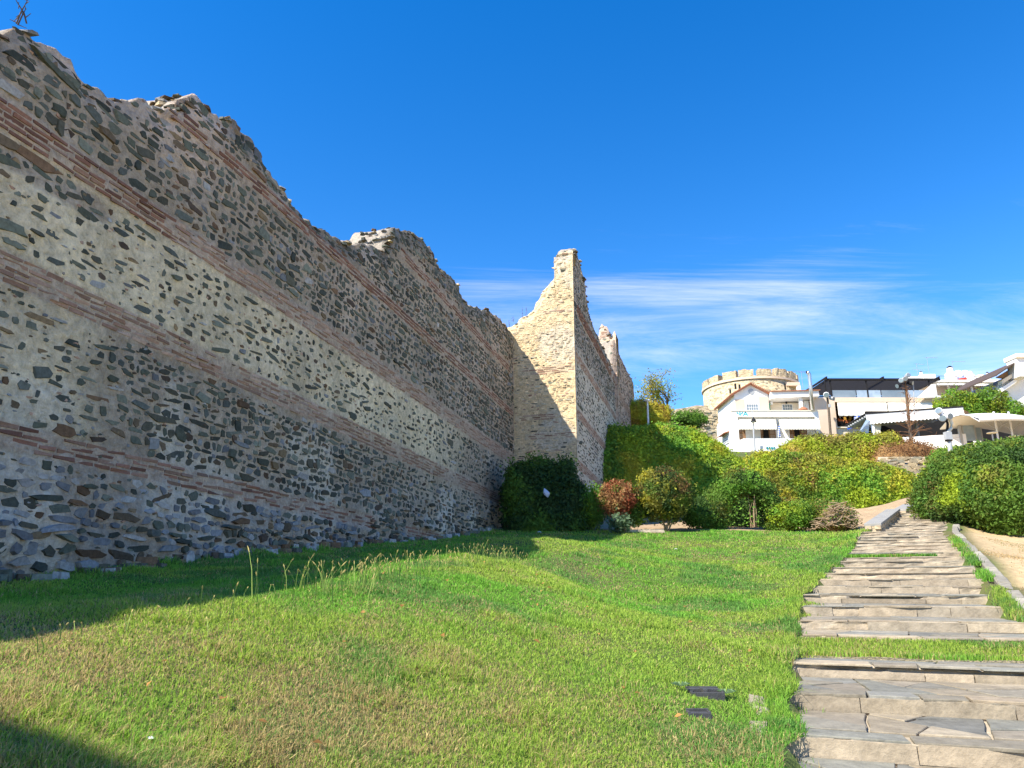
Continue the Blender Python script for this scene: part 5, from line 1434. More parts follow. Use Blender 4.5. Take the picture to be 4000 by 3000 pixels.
# painted letters on the parapet
def stroke(mb, pts, w, Y):
    for (x0, y0), (x1, y1) in zip(pts[:-1], pts[1:]):
        p, q = at(x0, y0, Y), at(x1, y1, Y); d = np.array([q[0] - p[0], q[2] - p[2]]); L = np.linalg.norm(d); d /= L; nn = np.array([-d[1], d[0]]) * w / 2; e = d * w * .3
        mb.prism([(p[0] - e[0] + nn[0], p[2] - e[1] + nn[1]), (p[0] - e[0] - nn[0], p[2] - e[1] - nn[1]), (q[0] + e[0] - nn[0], q[2] + e[1] - nn[1]), (q[0] + e[0] + nn[0], q[2] + e[1] + nn[1])], Y - .004, Y)
psi = MB(); stroke(psi, [(2879, 1610), (2882, 1616), (2890, 1618), (2898, 1616), (2901, 1610)], .09, YA - .004); stroke(psi, [(2890, 1608), (2891, 1624)], .09, YA - .010)
psi.build('painted_letter', M_TEAL, o)['label'] = 'teal painted letter psi'
alp = MB(); stroke(alp, [(2903, 1624), (2912, 1610), (2922, 1624)], .09, YA - .004); stroke(alp, [(2907, 1619), (2918, 1619)], .08, YA - .010)
alp.build('painted_letter', M_TEAL, o)['label'] = 'teal painted letter alpha'
# upper storey, gabled part
YU = 70.0
a, b, z0u, ze = rect(2870, 3003, 1538, 1604, YU); zg = at(0, 1502, YU)[2]; xg = at(2930, 1502, YU)[0]
MB().prism([(a, z0u - 1), (b, z0u - 1), (b, ze), (xg, zg), (a, ze)], YU, YU + 6).build('upper_wall', M_WHITE, A)
ro = MB()
ro.slab([(a - .35, YU - .3, ze - .16), (xg, YU - .3, zg + .06), (xg, YU + 6.2, zg + .06), (a - .35, YU + 6.2, ze - .16)], .10)
ro.slab([(xg, YU - .3, zg + .06), (b + .25, YU - .3, ze - .09), (b + .25, YU + 6.2, ze - .09), (xg, YU + 6.2, zg + .06)], .10)
rf = ro.build('gable_roof', M_TILE, A)
tl = MB()
for i in range(12):
    t = (i + .5) / 12
    for (xa, za, xb, zb) in ((a - .35, ze - .16, xg, zg + .06), (xg, zg + .06, b + .25, ze - .09)):
        x = xa + (xb - xa) * t; z = za + (zb - za) * t
        tl.tube([(x, YU - .36, z + .05), (x, YU + 6.2, z + .05)], .07, 6)
tl.build('tile_rows', M_TILE, rf)
for (x0, x1, y0) in ((2872, 2909, 1560), (2966, 3002, 1550)):
    pbox('panel', M_BEIGE, A, x0, x1, y0, 1604, YU - .03, .025)
window(A, 2917, 2961, 1580, 1603, YU, 5, 2)
c_ = at(2934, 1529, YU)
rv_ = MB(); rv_.tube([(c_[0], YU - .05, c_[2]), (c_[0], YU + .01, c_[2])], .28, 20); rv_.build('round_vent', M_GREYM, A)
# side roof and recessed balcony
a, b, zr0, zr1 = rect(3003, 3190, 1535, 1555, YU)
zl, zrr = at(0, 1537, YU)[2], at(0, 1524, YU - .8)[2]
MB().hexa([(a, YU - .6, zl - .62), (b, YU - .6, zrr - .55), (b, YU + 5, zrr - .55), (a, YU + 5, zl - .62), (a, YU - .6, zl), (b, YU - .6, zrr), (b, YU + 5, zrr), (a, YU + 5, zl)]).build('flat_roof', M_WHITE, A)
MB().hexa([(a, YU - .75, zl + .004), (b + .1, YU - .75, zrr + .004), (b + .1, YU + 5, zrr + .3), (a, YU + 5, zl + .3), (a, YU - .75, zl + .08), (b + .1, YU - .75, zrr + .08), (b + .1, YU + 5, zrr + .4), (a, YU + 5, zl + .4)]).build('roof_tiles', M_TILE, A)
MB().box(a, b - .1, YU + 1.2, YU + 4.9, z0u - 1, zl - .63).build('balcony_wall', M_CREAM, A)
window(A, 3057, 3094, 1581, 1604, YU + 1.2, 4, 2)
pbox('post', M_WHITE, A, 3124, 3136, 1546, 1606, YU - .4, .35)
pbox('post', M_WHITE, A, 3143, 3160, 1566, 1606, YU + .6, .3)
ac_ = pbox('air_conditioner', M_FWHITE, A, 3008, 3019, 1567, 1579, YU + .6, .35)
pbox('lantern', M_BLACK, A, 3070, 3075, 1569, 1577, YU + 1.05, .12)
pbox('roof_chimney', M_WHITE, A, 3119, 3128, 1506, 1528, YU + .2, .5)
p0, p1, p2 = at(3174, 1602, YA - .2), at(3161, 1462, YA - .2), at(3152, 1454, YA - .2)
fl_o = MB().tube([p0, at(3165, 1500, YA - .2), p1, (p1[0] - .08, p1[1], p1[2] + .15), p2], .17, 14).build('flue', M_STEEL, A, True)
MB().tube([p2, p2 + np.array([-.05, 0, .0])], .14, 12).build('flue_mouth', M_DARK, fl_o)
rp_ = at(3012, 1602, YU); MB().lathe((rp_[0], YU + .5, rp_[2]), [(.16, 0), (.2, .1), (.13, .2), (.13, .6), (.2, .75), (.05, .8)], 12).build('green_drum', M_GREEN, A)
m_ = MB(); pp = at(3137, 1602, YA + 1); m_.lathe((pp[0], YA + 1, pp[2]), [(.45, 0), (.38, .15), (.2, .25), (.06, .32)], 10); m_.build('clay_cowl', M_TILE, A)
antenna('antenna', 'thin rooftop aerial left of the steel flue', at(3137, 1517, YU + .6), 1.75, [(1.0, 1.8, 6, -.3), (.92, .8, 3, 0)], .15)
# hanging flag in front of the house
def flag(name, label, foot, quad, nst=9):
    """striped blue and white cloth hanging as a folded strip; quad = 4 corners (tl,tr,br,bl)"""
    r = empty(name, foot, label, 'flag')
    tl_, tr__, br_, bl_ = [np.array(q, float) for q in quad]
    for i in range(nst):
        V = []; F = []; n = 6
        for j in range(2):
            for k in range(n + 1):
                for e in (0, 1):
                    s_ = (i + e) / nst; t = k / n
                    L_ = tl_ + (bl_ - tl_) * s_; R_ = tr__ + (br_ - tr__) * s_
                    p = L_ + (R_ - L_) * t; p = p + np.array([0, .05 * math.sin(t * 7 + s_ * 3) + j * .01, 0]); V.append(p)
        for k in range(n):
            for j in range(2):
                q = j * 2 * (n + 1) + 2 * k; F.append((q, q + 1, q + 3, q + 2))
        MB().add(V, F).build('stripe', M_BLUE if i % 2 == 0 else M_FWHITE, r)
    return r
YF = 65.5
fl = flag('flag', 'narrow folded blue and white flag hanging before the white house', at(3043, 1715, YF), [at(3039, 1666, YF), at(3048, 1664, YF), at(3049, 1706, YF), at(3040, 1708, YF)], 12)
MB().tube([at(3041, 1725, YF + .05), at(3046, 1655, YF + .05)], .025, 6).build('pole', M_GREYM, fl)
# roadside wall below the house
gwz = at(0, 1778, 62)[2]
gw = empty('terrace_wall', at(3000, 1775, 62), 'low whitewashed stone terrace wall with blue graffiti below the white house', 'wall')
a, b, z0, z1 = rect(2820, 3060, 1742, 1790, 62)
MB().box(a, b, 62, 62.5, z0 - 1.5, z1).build('wall', M_WHITE, gw)
rs = np.random.default_rng(3)
for k in range(34):
    u_, v_ = rs.uniform(a + 1.6, b), rs.uniform(z0 - .4, z1 - .45)
    V, F = lump(rs, rs.uniform(.12, .35), rs.uniform(.07, .16), .04)
    W = np.stack([u_ + V[:, 0], 61.97 - V[:, 2], v_ + V[:, 1]], -1)
    link('stone', np_mesh('stone', W, F, np.tile(TAN[rs.integers(6)], (len(V), 1)), M_STONE), gw)
gr_ = MB()
for k in range(4):
    x = 2994 + k * 9
    stroke(gr_, [(x, 1752), (x + 3, 1746), (x + 6, 1750), (x + 3, 1754), (x + 7, 1756)], .07, 61.985 - .005 * k)
gr_.build('graffiti', M_TEAL, gw)

# ---------------------------------------------------------------- beige house with the dark pergola
YB = 70.0
Bh = empty('beige_house', at(3400, 1700, YB), 'beige house with a dark slatted roof pergola and rolled awnings', 'house')
a, b, z0, z1 = rect(3190, 3700, 1552, 1760, YB)
zaw = at(0, 1570, YB)[2]; zfl = at(0, 1668, YB)[2]; xl = at(3266, 1620, YB)[0]
MB().box(a, xl, YB, YB + 8, z0, z1).build('wall', M_BEIGE, Bh)
MB().box(xl, b, YB + .02, YB + 8, zaw, z1 - .002).build('upper_wall', M_BEIGE, Bh)
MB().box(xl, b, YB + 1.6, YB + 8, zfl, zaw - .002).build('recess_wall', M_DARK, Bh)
MB().box(xl, b, YB + .03, YB + 8, z0, zfl - .003).build('base_wall', M_CREAM, Bh)
MB().box(xl - .1, b, YB - .15, YB + .02, zfl - .12, zfl).build('sill', M_CREAM, Bh)
awning(Bh, 3270, 3462, 1571, 1621, YB + .1, 1.3, M_AWN, 0.1, 10, 3276, 3470)
awning(Bh, 3466, 3640, 1571, 1612, YB + .1, 1.3, M_AWN, 0.1, 10, 3472, 3648)
railing(Bh, 3276, 3392, 1646, 1668, YB - .05, 22)
# things on that balcony
cl = MB(); stroke(cl, [(3276, 1640), (3300, 1646), (3330, 1650)], .25, YB + .6); cl.build('hanging_cloth', M_ORANGE, Bh)
cl = MB(); stroke(cl, [(3298, 1634), (3312, 1630), (3322, 1636)], .35, YB + .7); cl.build('cushion', M_OCHRE, Bh)
# pergola
pg = empty('pergola', at(3430, 1552, YB), 'black steel pergola with rows of slats on the beige house roof', 'pergola')
zt = at(0, 1486, YB + .5)[2]; zb_ = z1
xs = [at(x, 1520, YB + .5)[0] for x in (3226, 3247, 3388, 3634)]
for x in xs: MB().box(x - .06, x + .06, YB + .5, YB + .62, zb_, zt).build('post', M_BLACK, pg)
xa_, xb_ = at(3221, 1486, YB + .5)[0], at(3672, 1486, YB + .5)[0]
MB().box(xa_, xb_, YB + .42, YB + .66, zt, zt + .2).build('front_beam', M_BLACK, pg)
for x in (xa_ + .1, (xa_ + xb_) / 2, xb_ - .2): MB().box(x, x + .12, YB + .3, YB + 7, zt + .201, zt + .36).build('rafter', M_BLACK, pg)
for k in range(22):
    y_ = YB + .85 + k * .27; MB().hexa([(xa_ + (k * .012), y_, zt - .02), (xb_, y_, zt - .02), (xb_, y_ + .16, zt + .08), (xa_ + (k * .012), y_ + .16, zt + .08), (xa_ + (k * .012), y_, zt + .0), (xb_, y_, zt + .0), (xb_, y_ + .16, zt + .10), (xa_ + (k * .012), y_ + .16, zt + .10)]).build('roof_slat', M_BLACK, pg)
# rear and flank screens of horizontal slats
for k in range(9):
    z = zb_ + .05 + (zt - zb_) * k / 9
    MB().box(xa_ - .4, xb_ - .4, YB + 6.6, YB + 6.66, z, z + .11).build('screen_slat', M_BLACK, pg)
    xx = xa_ - .9 * (1 - k / 9)
    MB().box(xx, xx + .05, YB + .8, YB + 6.5, z, z + .11).build('screen_slat', M_BLACK, pg)
for k in range(4):
    x0_, x1_ = xs[1] + (xs[3] - xs[1]) * k / 4 + .05, xs[1] + (xs[3] - xs[1]) * (k + 1) / 4 - .05
    MB().box(x0_, x1_, YB + .54, YB + .57, zb_ + .04, zb_ + .85).build('glass_panel', M_CLOUDY if k % 2 else M_GLASS, pg)
p_ = at(3410, 1549, YB + .9); MB().lathe((p_[0], YB + .9, zb_), [(.16, 0), (.2, .25), (.05, .3)], 10).build('pink_ball', mat_plain('pink', (.7, .3, .3), (.6, .25, .25), 3, .6, 0), pg)
# white stair flank right of the pergola
a, b, z0, z1 = rect(3585, 3660, 1500, 1552, YB - .6)
MB().prism([(a, z0), (b, z0), (b, z1), (b - .3, z1)], YB - .55, YB - .2).build('stair_flank', M_WHITE, Bh)
# large flag on the balcony
fl = flag('flag', 'large blue and white striped flag draped over the beige house balcony', at(3350, 1668, YB - 1.4), [at(3336, 1626, YB - 1.4), at(3378, 1624, YB - 1.4), at(3374, 1652, YB - 1.4), at(3340, 1655, YB - 1.4)], 7)
tail = MB(); stroke(tail, [(3378, 1628), (3360, 1648), (3340, 1662), (3312, 1672)], .28, YB - 1.45); tail.build('tail', M_BLUE, fl)
crs = MB(); stroke(crs, [(3338, 1639), (3358, 1638)], .12, YB - 1.47); stroke(crs, [(3348, 1627), (3348, 1652)], .12, YB - 1.475); crs.build('cross', M_FWHITE, fl)

# ---------------------------------------------------------------- restaurant pavilion
YP = 58.0
Pv = empty('restaurant_pavilion', at(3560, 1730, YP), 'open restaurant pavilion with grey fascia and scalloped white valance', 'pavilion')
L1 = at(3380, 1613, YP + 1.2); R1 = at(3762, 1585, YP - 1.6)
L2 = at(3386, 1642, YP + 1.0); R2 = at(3766, 1612, YP - 1.8)
def lerp(p, q, t): return np.array(p) * (1 - t) + np.array(q) * t
back = np.array([1.2, 6.5, .35])
MB().hexa([L1 - [0, 0, .12], R1 - [0, 0, .12], R1 + back - [0, 0, .12], L1 + back - [0, 0, .12], L1, R1, R1 + back, L1 + back]).build('roof', M_BLACK, Pv)
f_lo = at(3384, 1632, YP + 1.18); f_ro = at(3763, 1602, YP - 1.62)
up = np.array([0, 0, -.125])
MB().hexa([f_lo, f_ro, f_ro + [.02, .08, 0], f_lo + [.02, .08, 0], L1 + up + [0, .03, 0], R1 + up + [0, .03, 0], R1 + up + [.02, .10, 0], L1 + up + [.02, .10, 0]]).build('fascia', M_GREYM, Pv)
vl_ = MB(); n = 26
for i in range(n):
    pa, pb_ = lerp(f_lo, f_ro, i / n), lerp(f_lo, f_ro, (i + 1) / n)
    k0, k1 = at(3390, 1640, YP + .9), at(3766, 1608, YP - 1.9)
    qa, qb = lerp(k0, k1, i / n), lerp(k0, k1, (i + 1) / n)
    d0 = 0.40; mm = lerp(qa, qb, .5)
    vl_.add([pa, pb_, qb - [0, 0, d0 * .75], mm - [0, 0, d0], qa - [0, 0, d0 * .75], pa + [0, .03, 0], pb_ + [0, .03, 0], qb - [0, -.03, d0 * .75], mm - [0, -.03, d0], qa - [0, -.03, d0 * .75]],
            [(0, 4, 3, 2, 1), (5, 6, 7, 8, 9), (0, 1, 6, 5), (1, 2, 7, 6), (2, 3, 8, 7), (3, 4, 9, 8), (4, 0, 5, 9)])
vl_.build('valance', M_AWNW, Pv)
zf_ = at(0, 1745, YP)[2]
for (x, y0, Yq) in ((3408, 1640, YP + .9), (3742, 1622, YP - 1.5), (3580, 1640, YP + 5.0)):
    p = at(x, y0, Yq); MB().box(p[0] - .1, p[0] + .1, Yq, Yq + .2, zf_ - 1.2, p[2]).build('post', M_GREYM if x > 3500 else M_FWHITE, Pv)
# curtain gathered at the left post
cu = MB()
for k in range(7):
    t0, t1 = k / 7, (k + 1) / 7
    for (ta, tb, s_) in ((t0, (t0 + t1) / 2, 1), ((t0 + t1) / 2, t1, -1)):
        xa, xb = 3416 + 28 * ta, 3416 + 28 * tb
        pts = []
        for (x, tt_) in ((xa, ta), (xb, tb)):
            off = .06 * s_ if x == xb else 0
            pts.append((at(x, 1645, YP + 1.0), at(x - 6 * tt_, 1705, YP + 1.0)))
        cu.hexa([pts[0][1] + [0, 0, 0], pts[1][1] + [0, -.05 * s_, 0], pts[1][1] + [0, -.05 * s_ + .03, 0], pts[0][1] + [0, .03, 0], pts[0][0], pts[1][0] + [0, -.05 * s_, 0], pts[1][0] + [0, -.05 * s_ + .03, 0], pts[0][0] + [0, .03, 0]])
cu.build('curtain', M_AWN, Pv)
a = at(3395, 1700, YP + 6.5)[0]; b = at(3800, 1700, YP + 6.5)[0]
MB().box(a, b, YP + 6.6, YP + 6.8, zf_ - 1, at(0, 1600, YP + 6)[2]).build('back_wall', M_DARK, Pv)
MB().box(a, b, YP - 1, YP + 6.5, zf_ - .6, zf_ - .4).build('floor', M_GREYM, Pv)
for k in range(9):    # slatted ceiling
    p, q = lerp(L1, L1 + back, (k + .5) / 9), lerp(R1, R1 + back, (k + .5) / 9)
    MB().hexa([p - [0, 0, .32], q - [0, 0, .32], q - [0, -.12, .32], p - [0, -.12, .32], p - [0, 0, .20], q - [0, 0, .20], q - [0, -.12, .20], p - [0, -.12, .20]]).build('ceiling_slat', M_GREYM, Pv)
# white parapet under the front
p, q = at(3520, 1708, YP + .4), at(3772, 1694, YP - 1.6)
MB().hexa([(p[0], p[1], p[2] - 1.6), (q[0], q[1], p[2] - 1.6), (q[0], q[1] + .3, p[2] - 1.6), (p[0], p[1] + .3, p[2] - 1.6), p, q, q + [0, .3, 0], p + [0, .3, 0]]).build('parapet', M_WHITE, Pv)
# see-through canvas flank at the left
s1, s2, s3, s4 = at(3350, 1698, YP - .4), at(3384, 1640, YP + .8), at(3398, 1640, YP + .9), at(3392, 1700, YP + .5)
MB().slab([s1, s4, s3, s2], .02).build('side_canvas', M_CLOUDY, Pv)
# brown corner canvas at the right
c1, c2, c3 = at(3764, 1600, YP - 1.7), at(3788, 1612, YP + 1), at(3748, 1628, YP - 1.2)
MB().add([c1, c2, c3, c1 + [0, .03, 0], c2 + [0, .03, 0], c3 + [0, .03, 0]], [(0, 1, 2), (5, 4, 3), (0, 3, 4, 1), (1, 4, 5, 2), (2, 5, 3, 0)]).build('corner_canvas', M_WOOD, Pv)
# dimly seen diners' tables
for k, (x, y) in enumerate([(3480, 1694), (3560, 1690), (3640, 1690), (3700, 1688)]):
    p = at(x, y, YP + 2.5)
    tb = empty('restaurant_table', (p[0], YP + 2.5, zf_ - .4), ['small dark table at the left end of the pavilion', 'small dark table left of the pavilion centre', 'small dark table right of the pavilion centre', 'small dark table beside the spotlight post inside the pavilion'][k], 'table', 'tables inside the pavilion')
    MB().lathe((p[0], YP + 2.5, zf_ + .32), [(.5, 0), (.5, .04)], 16).build('table_top', M_WOOD, tb)
    MB().lathe((p[0], YP + 2.5, zf_ - .4), [(.25, 0), (.22, .04), (.05, .06), (.05, .72)], 10).build('leg', M_BLACK, tb)
# plastic wind screens
ws = empty('wind_screen', at(3790, 1715, 57), 'two cloudy blue plastic wind screens right of the pavilion', 'screen')
for (x0, x1, y0a, y0b, Yq, m) in ((3752, 3800, 1634, 1640, 56.6, M_CLOUDY), (3802, 3826, 1641, 1644, 56.9, M_CLOUDY)):
    a0, a1 = at(x0, y0a, Yq), at(x1, y0b, Yq); zb2 = at(0, 1722, Yq)[2]
    MB().hexa([(a0[0], Yq, zb2), (a1[0], Yq, zb2), (a1[0], Yq + .04, zb2), (a0[0], Yq + .04, zb2), a0, a1, a1 + [0, .04, 0], a0 + [0, .04, 0]]).build('screen_panel', m, ws)
    for xx, p in ((a0[0], a0), (a1[0], a1)):
        MB().box(xx - .05, xx + .05, Yq - .03, Yq + .08, zb2, p[2] + .05).build('frame_post', M_GREYM, ws)

# ---------------------------------------------------------------- white canopy at the right edge
YC = 52.0
Cn = empty('white_canopy', at(3930, 1710, YC), 'white arched parasol canopy over a shaded terrace at the right edge', 'canopy')
V = []; F = []; n = 16
for j in range(2):
    for i in range(n + 1):
        t = i / n
        for k in range(6):
            s_ = k / 5
            x = 3824 + 400 * t
            ytop = 1634 - 10 * math.sin(math.pi * min(1, t * 1.3)) + 36 * max(0, t - .45) + 12 * t
            p = at(x, ytop, YC); V.append((p[0], YC + s_ * 5, p[2] + .8 * math.sin(math.pi * s_ * .9) - j * .05 - (.22 if (k == 0 and j == 1) else 0)))
for j in range(2):
    for i in range(n):
        for k in range(5):
            q = j * (n + 1) * 6 + i * 6 + k; F.append((q, q + 6, q + 7, q + 1) if j else (q, q + 1, q + 7, q + 6))
for i in range(n):
    q = i * 6; r2 = (n + 1) * 6 + i * 6; F.append((q, q + 6, r2 + 6, r2))
MB().add(V, F).build('cloth', M_AWNW, Cn, True)
for x in (3890, 3948, 4080):
    p = at(x, 1660, YC + 2); MB().tube([(p[0], YC + 2, p[2] + 1.0), (p[0], YC + 2, at(0, 1740, YC)[2] - 1)], .07, 8).build('pole', M_FWHITE, Cn)
    for dx_ in (-1.3, 1.3): MB().tube([(p[0], YC + 2, p[2] - .4), (p[0] + dx_, YC + 2, p[2] + .55)], .025, 5).build('strut', M_GREYM, Cn)
a, b = at(3836, 1700, YC + 6)[0], at(4300, 1700, YC + 6)[0]
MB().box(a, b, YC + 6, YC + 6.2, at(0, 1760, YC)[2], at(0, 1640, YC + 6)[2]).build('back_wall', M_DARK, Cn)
for k, (x, y) in enumerate([(3875, 1692), (3960, 1706)]):
    p = at(x, y, YC + 1)
    tb = empty('terrace_table', (p[0], YC + 1, at(0, 1738, YC)[2]), ['round cream table under the canopy, left one', 'round cream table under the canopy, right one'][k], 'table', 'tables under the canopy')
    MB().lathe((p[0], YC + 1, p[2]), [(.35, 0), (.36, .03), (.33, .05)], 16).build('table_top', M_AWN, tb)
    MB().lathe((p[0], YC + 1, p[2] - 1.1), [(.2, 0), (.05, .05), (.05, 1.1)], 8).build('leg', M_GREYM, tb)

# ---------------------------------------------------------------- balcony house behind the tree
YD = 78.0
Dh = empty('balcony_house', at(3850, 1600, YD), 'white house with long awning-shaded balcony and cluttered flat roof behind the leafy tree', 'house')
a, b, z0, z1 = rect(3640, 4150, 1494, 1760, YD)
MB().box(a, b, YD + 1.6, YD + 9, z0, z1).build('wall', M_BEIGE, Dh)
zs = at(0, 1547, YD)[2]
MB().box(a, b, YD, YD + 1.59, z0, zs - .25).build('lower_wall', M_WHITE, Dh)
MB().box(a - .2, b, YD - .2, YD + 1.595, zs - .248, zs).build('balcony_slab', M_WHITE, Dh)
MB().box(a - .3, b, YD - .3, YD + 9, z1 + .002, z1 + .22).build('roof_slab', M_WHITE, Dh)
awning(Dh, 3660, 3800, 1492, 1500, YD + .2, .9, M_AWN, .14, 18)
awning(Dh, 3804, 3990, 1494, 1503, YD + .2, .9, M_AWN, .14, 22)
for x in (3706, 3796, 3846, 3920): pbox('post', M_WHITE, Dh, x, x + 6, 1504, 1547, YD + .1, .12)
railing(Dh, 3815, 3880, 1523, 1547, YD - .1, 16, M_FWHITE, .02); railing(Dh, 3915, 3980, 1523, 1547, YD - .1, 16, M_FWHITE, .02)
pbox('balcony_divider', M_WHITE, Dh, 3950, 3985, 1503, 1545, YD + .3, .2)
window(Dh, 3740, 3775, 1515, 1545, YD + 1.6, 2, 1); window(Dh, 3860, 3890, 1510, 1545, YD + 1.6, 2, 1)
# roof block and chimneys
pbox('roof_block', M_WHITE, Dh, 3610, 3656, 1461, 1496, YD + 1, 3); pbox('roof_block', M_WHITE, Dh, 3545, 3612, 1470, 1488, YD + 1.2, 3)
def chimney(px, yb, yt, w, label, cap=True):
    p = at(px, yb, YD + 2); q = at(px, yt, YD + 2); h = q[2] - p[2] + .3
    r = empty('chimney', (p[0], YD + 2, p[2] - .3), label, 'chimney')
    MB().lathe((p[0], YD + 2, p[2] - .3), [(w, 0), (w, h * .55), (w * .55, h * .68), (w * .5, h * .88)], 4 if False else 12).build('stack', M_WHITE, r)
    MB().lathe((p[0], YD + 2, p[2] - .3 + h * .88), [(w * .45, 0), (w * .5, h * .05), (w * .2, h * .12)], 10).build('cap', M_BLACK, r)
chimney(3718, 1490, 1430, .62, 'tall bottle-shaped white chimney on the balcony house roof')
chimney(3601, 1478, 1450, .3, 'small pale chimney with ribbed cap left on the flat roof')
chimney(3862, 1490, 1453, .28, 'thin white vent pipe right of the roof barrel')
def dish(px, py, label):
    c = at(px, py, YD + 1.6); r = empty('satellite_dish', (c[0], YD + 1.6, c[2] - .9), label, 'satellite dish', 'dishes on the flat roof')
    V = []; F = []; n = 18; ax = Vector((-.25, -.95, .25)).normalized(); u_ = ax.cross(Vector((0, 0, 1))).normalized(); w_ = u_.cross(ax)
    for j, (rr, dd) in enumerate(((0, 0), (.22, .02), (.45, .09))):
        for k in range(n):
            t = 2 * math.pi * k / n; V.append(Vector(c) + u_ * (rr * 1.0 * math.cos(t)) + w_ * (rr * math.sin(t)) + ax * dd)
    for j in range(2):
        for k in range(n): F.append((j * n + k, j * n + (k + 1) % n, (j + 1) * n + (k + 1) % n, (j + 1) * n + k))
    MB().add(V, F).build('reflector', M_FWHITE, r, True)
    MB().tube([Vector(c) - w_ * .4, Vector(c) + ax * .5 - w_ * .1], .02, 5).build('arm', M_GREYM, r)
    MB().tube([(c[0], YD + 1.62, c[2] - 1.0), (c[0], YD + 1.62, c[2])], .04, 6).build('mast', M_GREYM, r)
dish(3743, 1461, 'white satellite dish nearest the bottle-shaped chimney'); dish(3770, 1461, 'white satellite dish farther from the bottle-shaped chimney')
c = at(3793, 1490, YD + 1.5); r = empty('water_tank', (c[0], YD + 1.5, c[2] - .2), 'squat white ribbed box next to the satellite dishes', 'box'); MB().lathe((c[0], YD + 1.5, c[2] - .2), [(.5, 0), (.52, .2), (.5, .8), (.42, .95)], 12).build('body', M_WHITE, r); MB().lathe((c[0], YD + 1.5, c[2] + .75), [(.3, 0), (.32, .3), (.2, .4)], 10).build('lid', M_CREAM, r)
c = at(3832, 1490, YD + 1.5); r = empty('roof_barrel', (c[0], YD + 1.5, c[2] - .2), 'grey barrel on the flat roof', 'barrel'); MB().lathe((c[0], YD + 1.5, c[2] - .2), [(.45, 0), (.48, .15), (.45, .5), (.48, .85), (.4, .9)], 14).build('body', M_CREAM, r); MB().lathe((c[0], YD + 1.5, c[2] + .36), [(.485, 0), (.49, .05)], 14).build('hoop', M_GREYM, r)
c = at(3762, 1490, YD + 1.2); r = empty('red_tub', (c[0], YD + 1.2, c[2] - .2), 'red plastic tub below the satellite dishes', 'tub'); MB().lathe((c[0], YD + 1.2, c[2] - .2), [(.3, 0), (.42, .5), (.45, .52), (.4, .5)], 14).build('body', M_REDP, r)
wire = MB(); p, q = at(3656, 1468, YD + .5), at(3895, 1469, YD + .5); wire.tube([p, lerp(p, q, .5) - [0, 0, .1], q], .02, 5); o = wire.build('roof_cable', M_BLACK); tag(o, 'thin dark cable strung above the balcony house roof', 'cable')
antenna('antenna', 'tall aerial with one long boom on the white roof block', at(3630, 1462, YD + 2), 1.95, [(1.0, 1.4, 5, .3)], .1)
antenna('antenna', 'double aerial above the small pale chimney', at(3588, 1478, YD + 3), 1.7, [(1.0, 1.2, 5, .2), (.6, 1.4, 6, 0)], .2)
antenna('antenna', 'slim aerial with bent boom behind the bottle-shaped chimney', at(3728, 1470, YD + 3), 1.75, [(1.0, 1.5, 3, .5)], .05)

# ---------------------------------------------------------------- house at the far right edge
YE = 66.0
Eh = empty('corner_house', at(3960, 1560, YE), 'white house corner with sloping brown roof and fat white chimney at the right edge', 'house')
a, b, z0, z1 = rect(3920, 4200, 1480, 1760, YE)
MB().prism([(at(3925, 0, YE)[0] if False else at(3925, 1500, YE)[0], z0), (b, z0), (b, at(0, 1400, YE)[2]), (at(3978, 1440, YE)[0], at(0, 1452, YE)[2]), (at(3925, 1500, YE)[0], at(0, 1500, YE)[2])], YE + .6, YE + 8).build('wall', M_WHITE, Eh)
for (y0, y1) in ((1470, 1462), (1500, 1490)):
    p, q = at(3915, y0 + 30, YE), at(4020, y1 - 30, YE)
    MB().hexa([p, q, q + [0, .6, 0], p + [0, .6, 0], p + [0, 0, .35], q + [0, 0, .35], q + [0, .6, .35], p + [0, .6, .35]]).build('eave_band', M_WHITE if y0 > 1480 else M_CREAM, Eh)
p, q = at(3893, 1468, YE - .6), at(3980, 1410, YE - .6)
MB().hexa([p, q, q + [0, 8, 0], p + [0, 8, 0], p + [0, 0, .12], q + [0, 0, .12], q + [0, 8, .12], p + [0, 8, .12]]).build('roof', mat_plain('brown_roof', (.10, .07, .055), (.07, .05, .04), 4, .8, .1), Eh)
p, q = at(3905, 1470, YE), at(3978, 1424, YE)
MB().prism([(p[0], p[2]), (q[0], q[2] - 1.4), (q[0], q[2]), (p[0], p[2] + .05)], YE + .3, YE + .58).build('roof_shadow_panel', M_WOOD, Eh)
pbox('window_strip', M_GLASS, Eh, 3938, 3972, 1448, 1470, YE + .25, .03)
pbox('chimney', M_WHITE, Eh, 3975, 4020, 1395, 1470, YE - .9, 1.4)
pbox('chimney_cap', M_CREAM, Eh, 3970, 4030, 1380, 1396, YE - 1.1, 1.8)

# ---------------------------------------------------------------- round tower on the hill
YT = 128.0
Rt = empty('round_tower', at(2940, 1650, YT), 'huge round sunlit stone tower with battlements behind the houses', 'tower')
m_t, nt_t, bs_t, out_t = mat_new('tower_masonry')
n = _noise(nt_t, 1.6, 8, 0.7, stretch=(1, 1, 2.6)); rp = nt_t.nodes.new('ShaderNodeValToRGB')
e = rp.color_ramp.elements; e[0].position = .36; e[0].color = (.30, .22, .13, 1); e[1].position = .56; e[1].color = (.62, .50, .32, 1)
nt_t.links.new(n.outputs[0], rp.inputs[0]); nt_t.links.new(rp.outputs[0], bs_t.inputs['Base Color']); bs_t.inputs['Roughness'].default_value = .95
n2 = _noise(nt_t, 2.4, 8, .7, stretch=(1, 1, 2.2)); bp = nt_t.nodes.new('ShaderNodeBump'); bp.inputs['Distance'].default_value = .25; bp.inputs['Strength'].default_value = .8
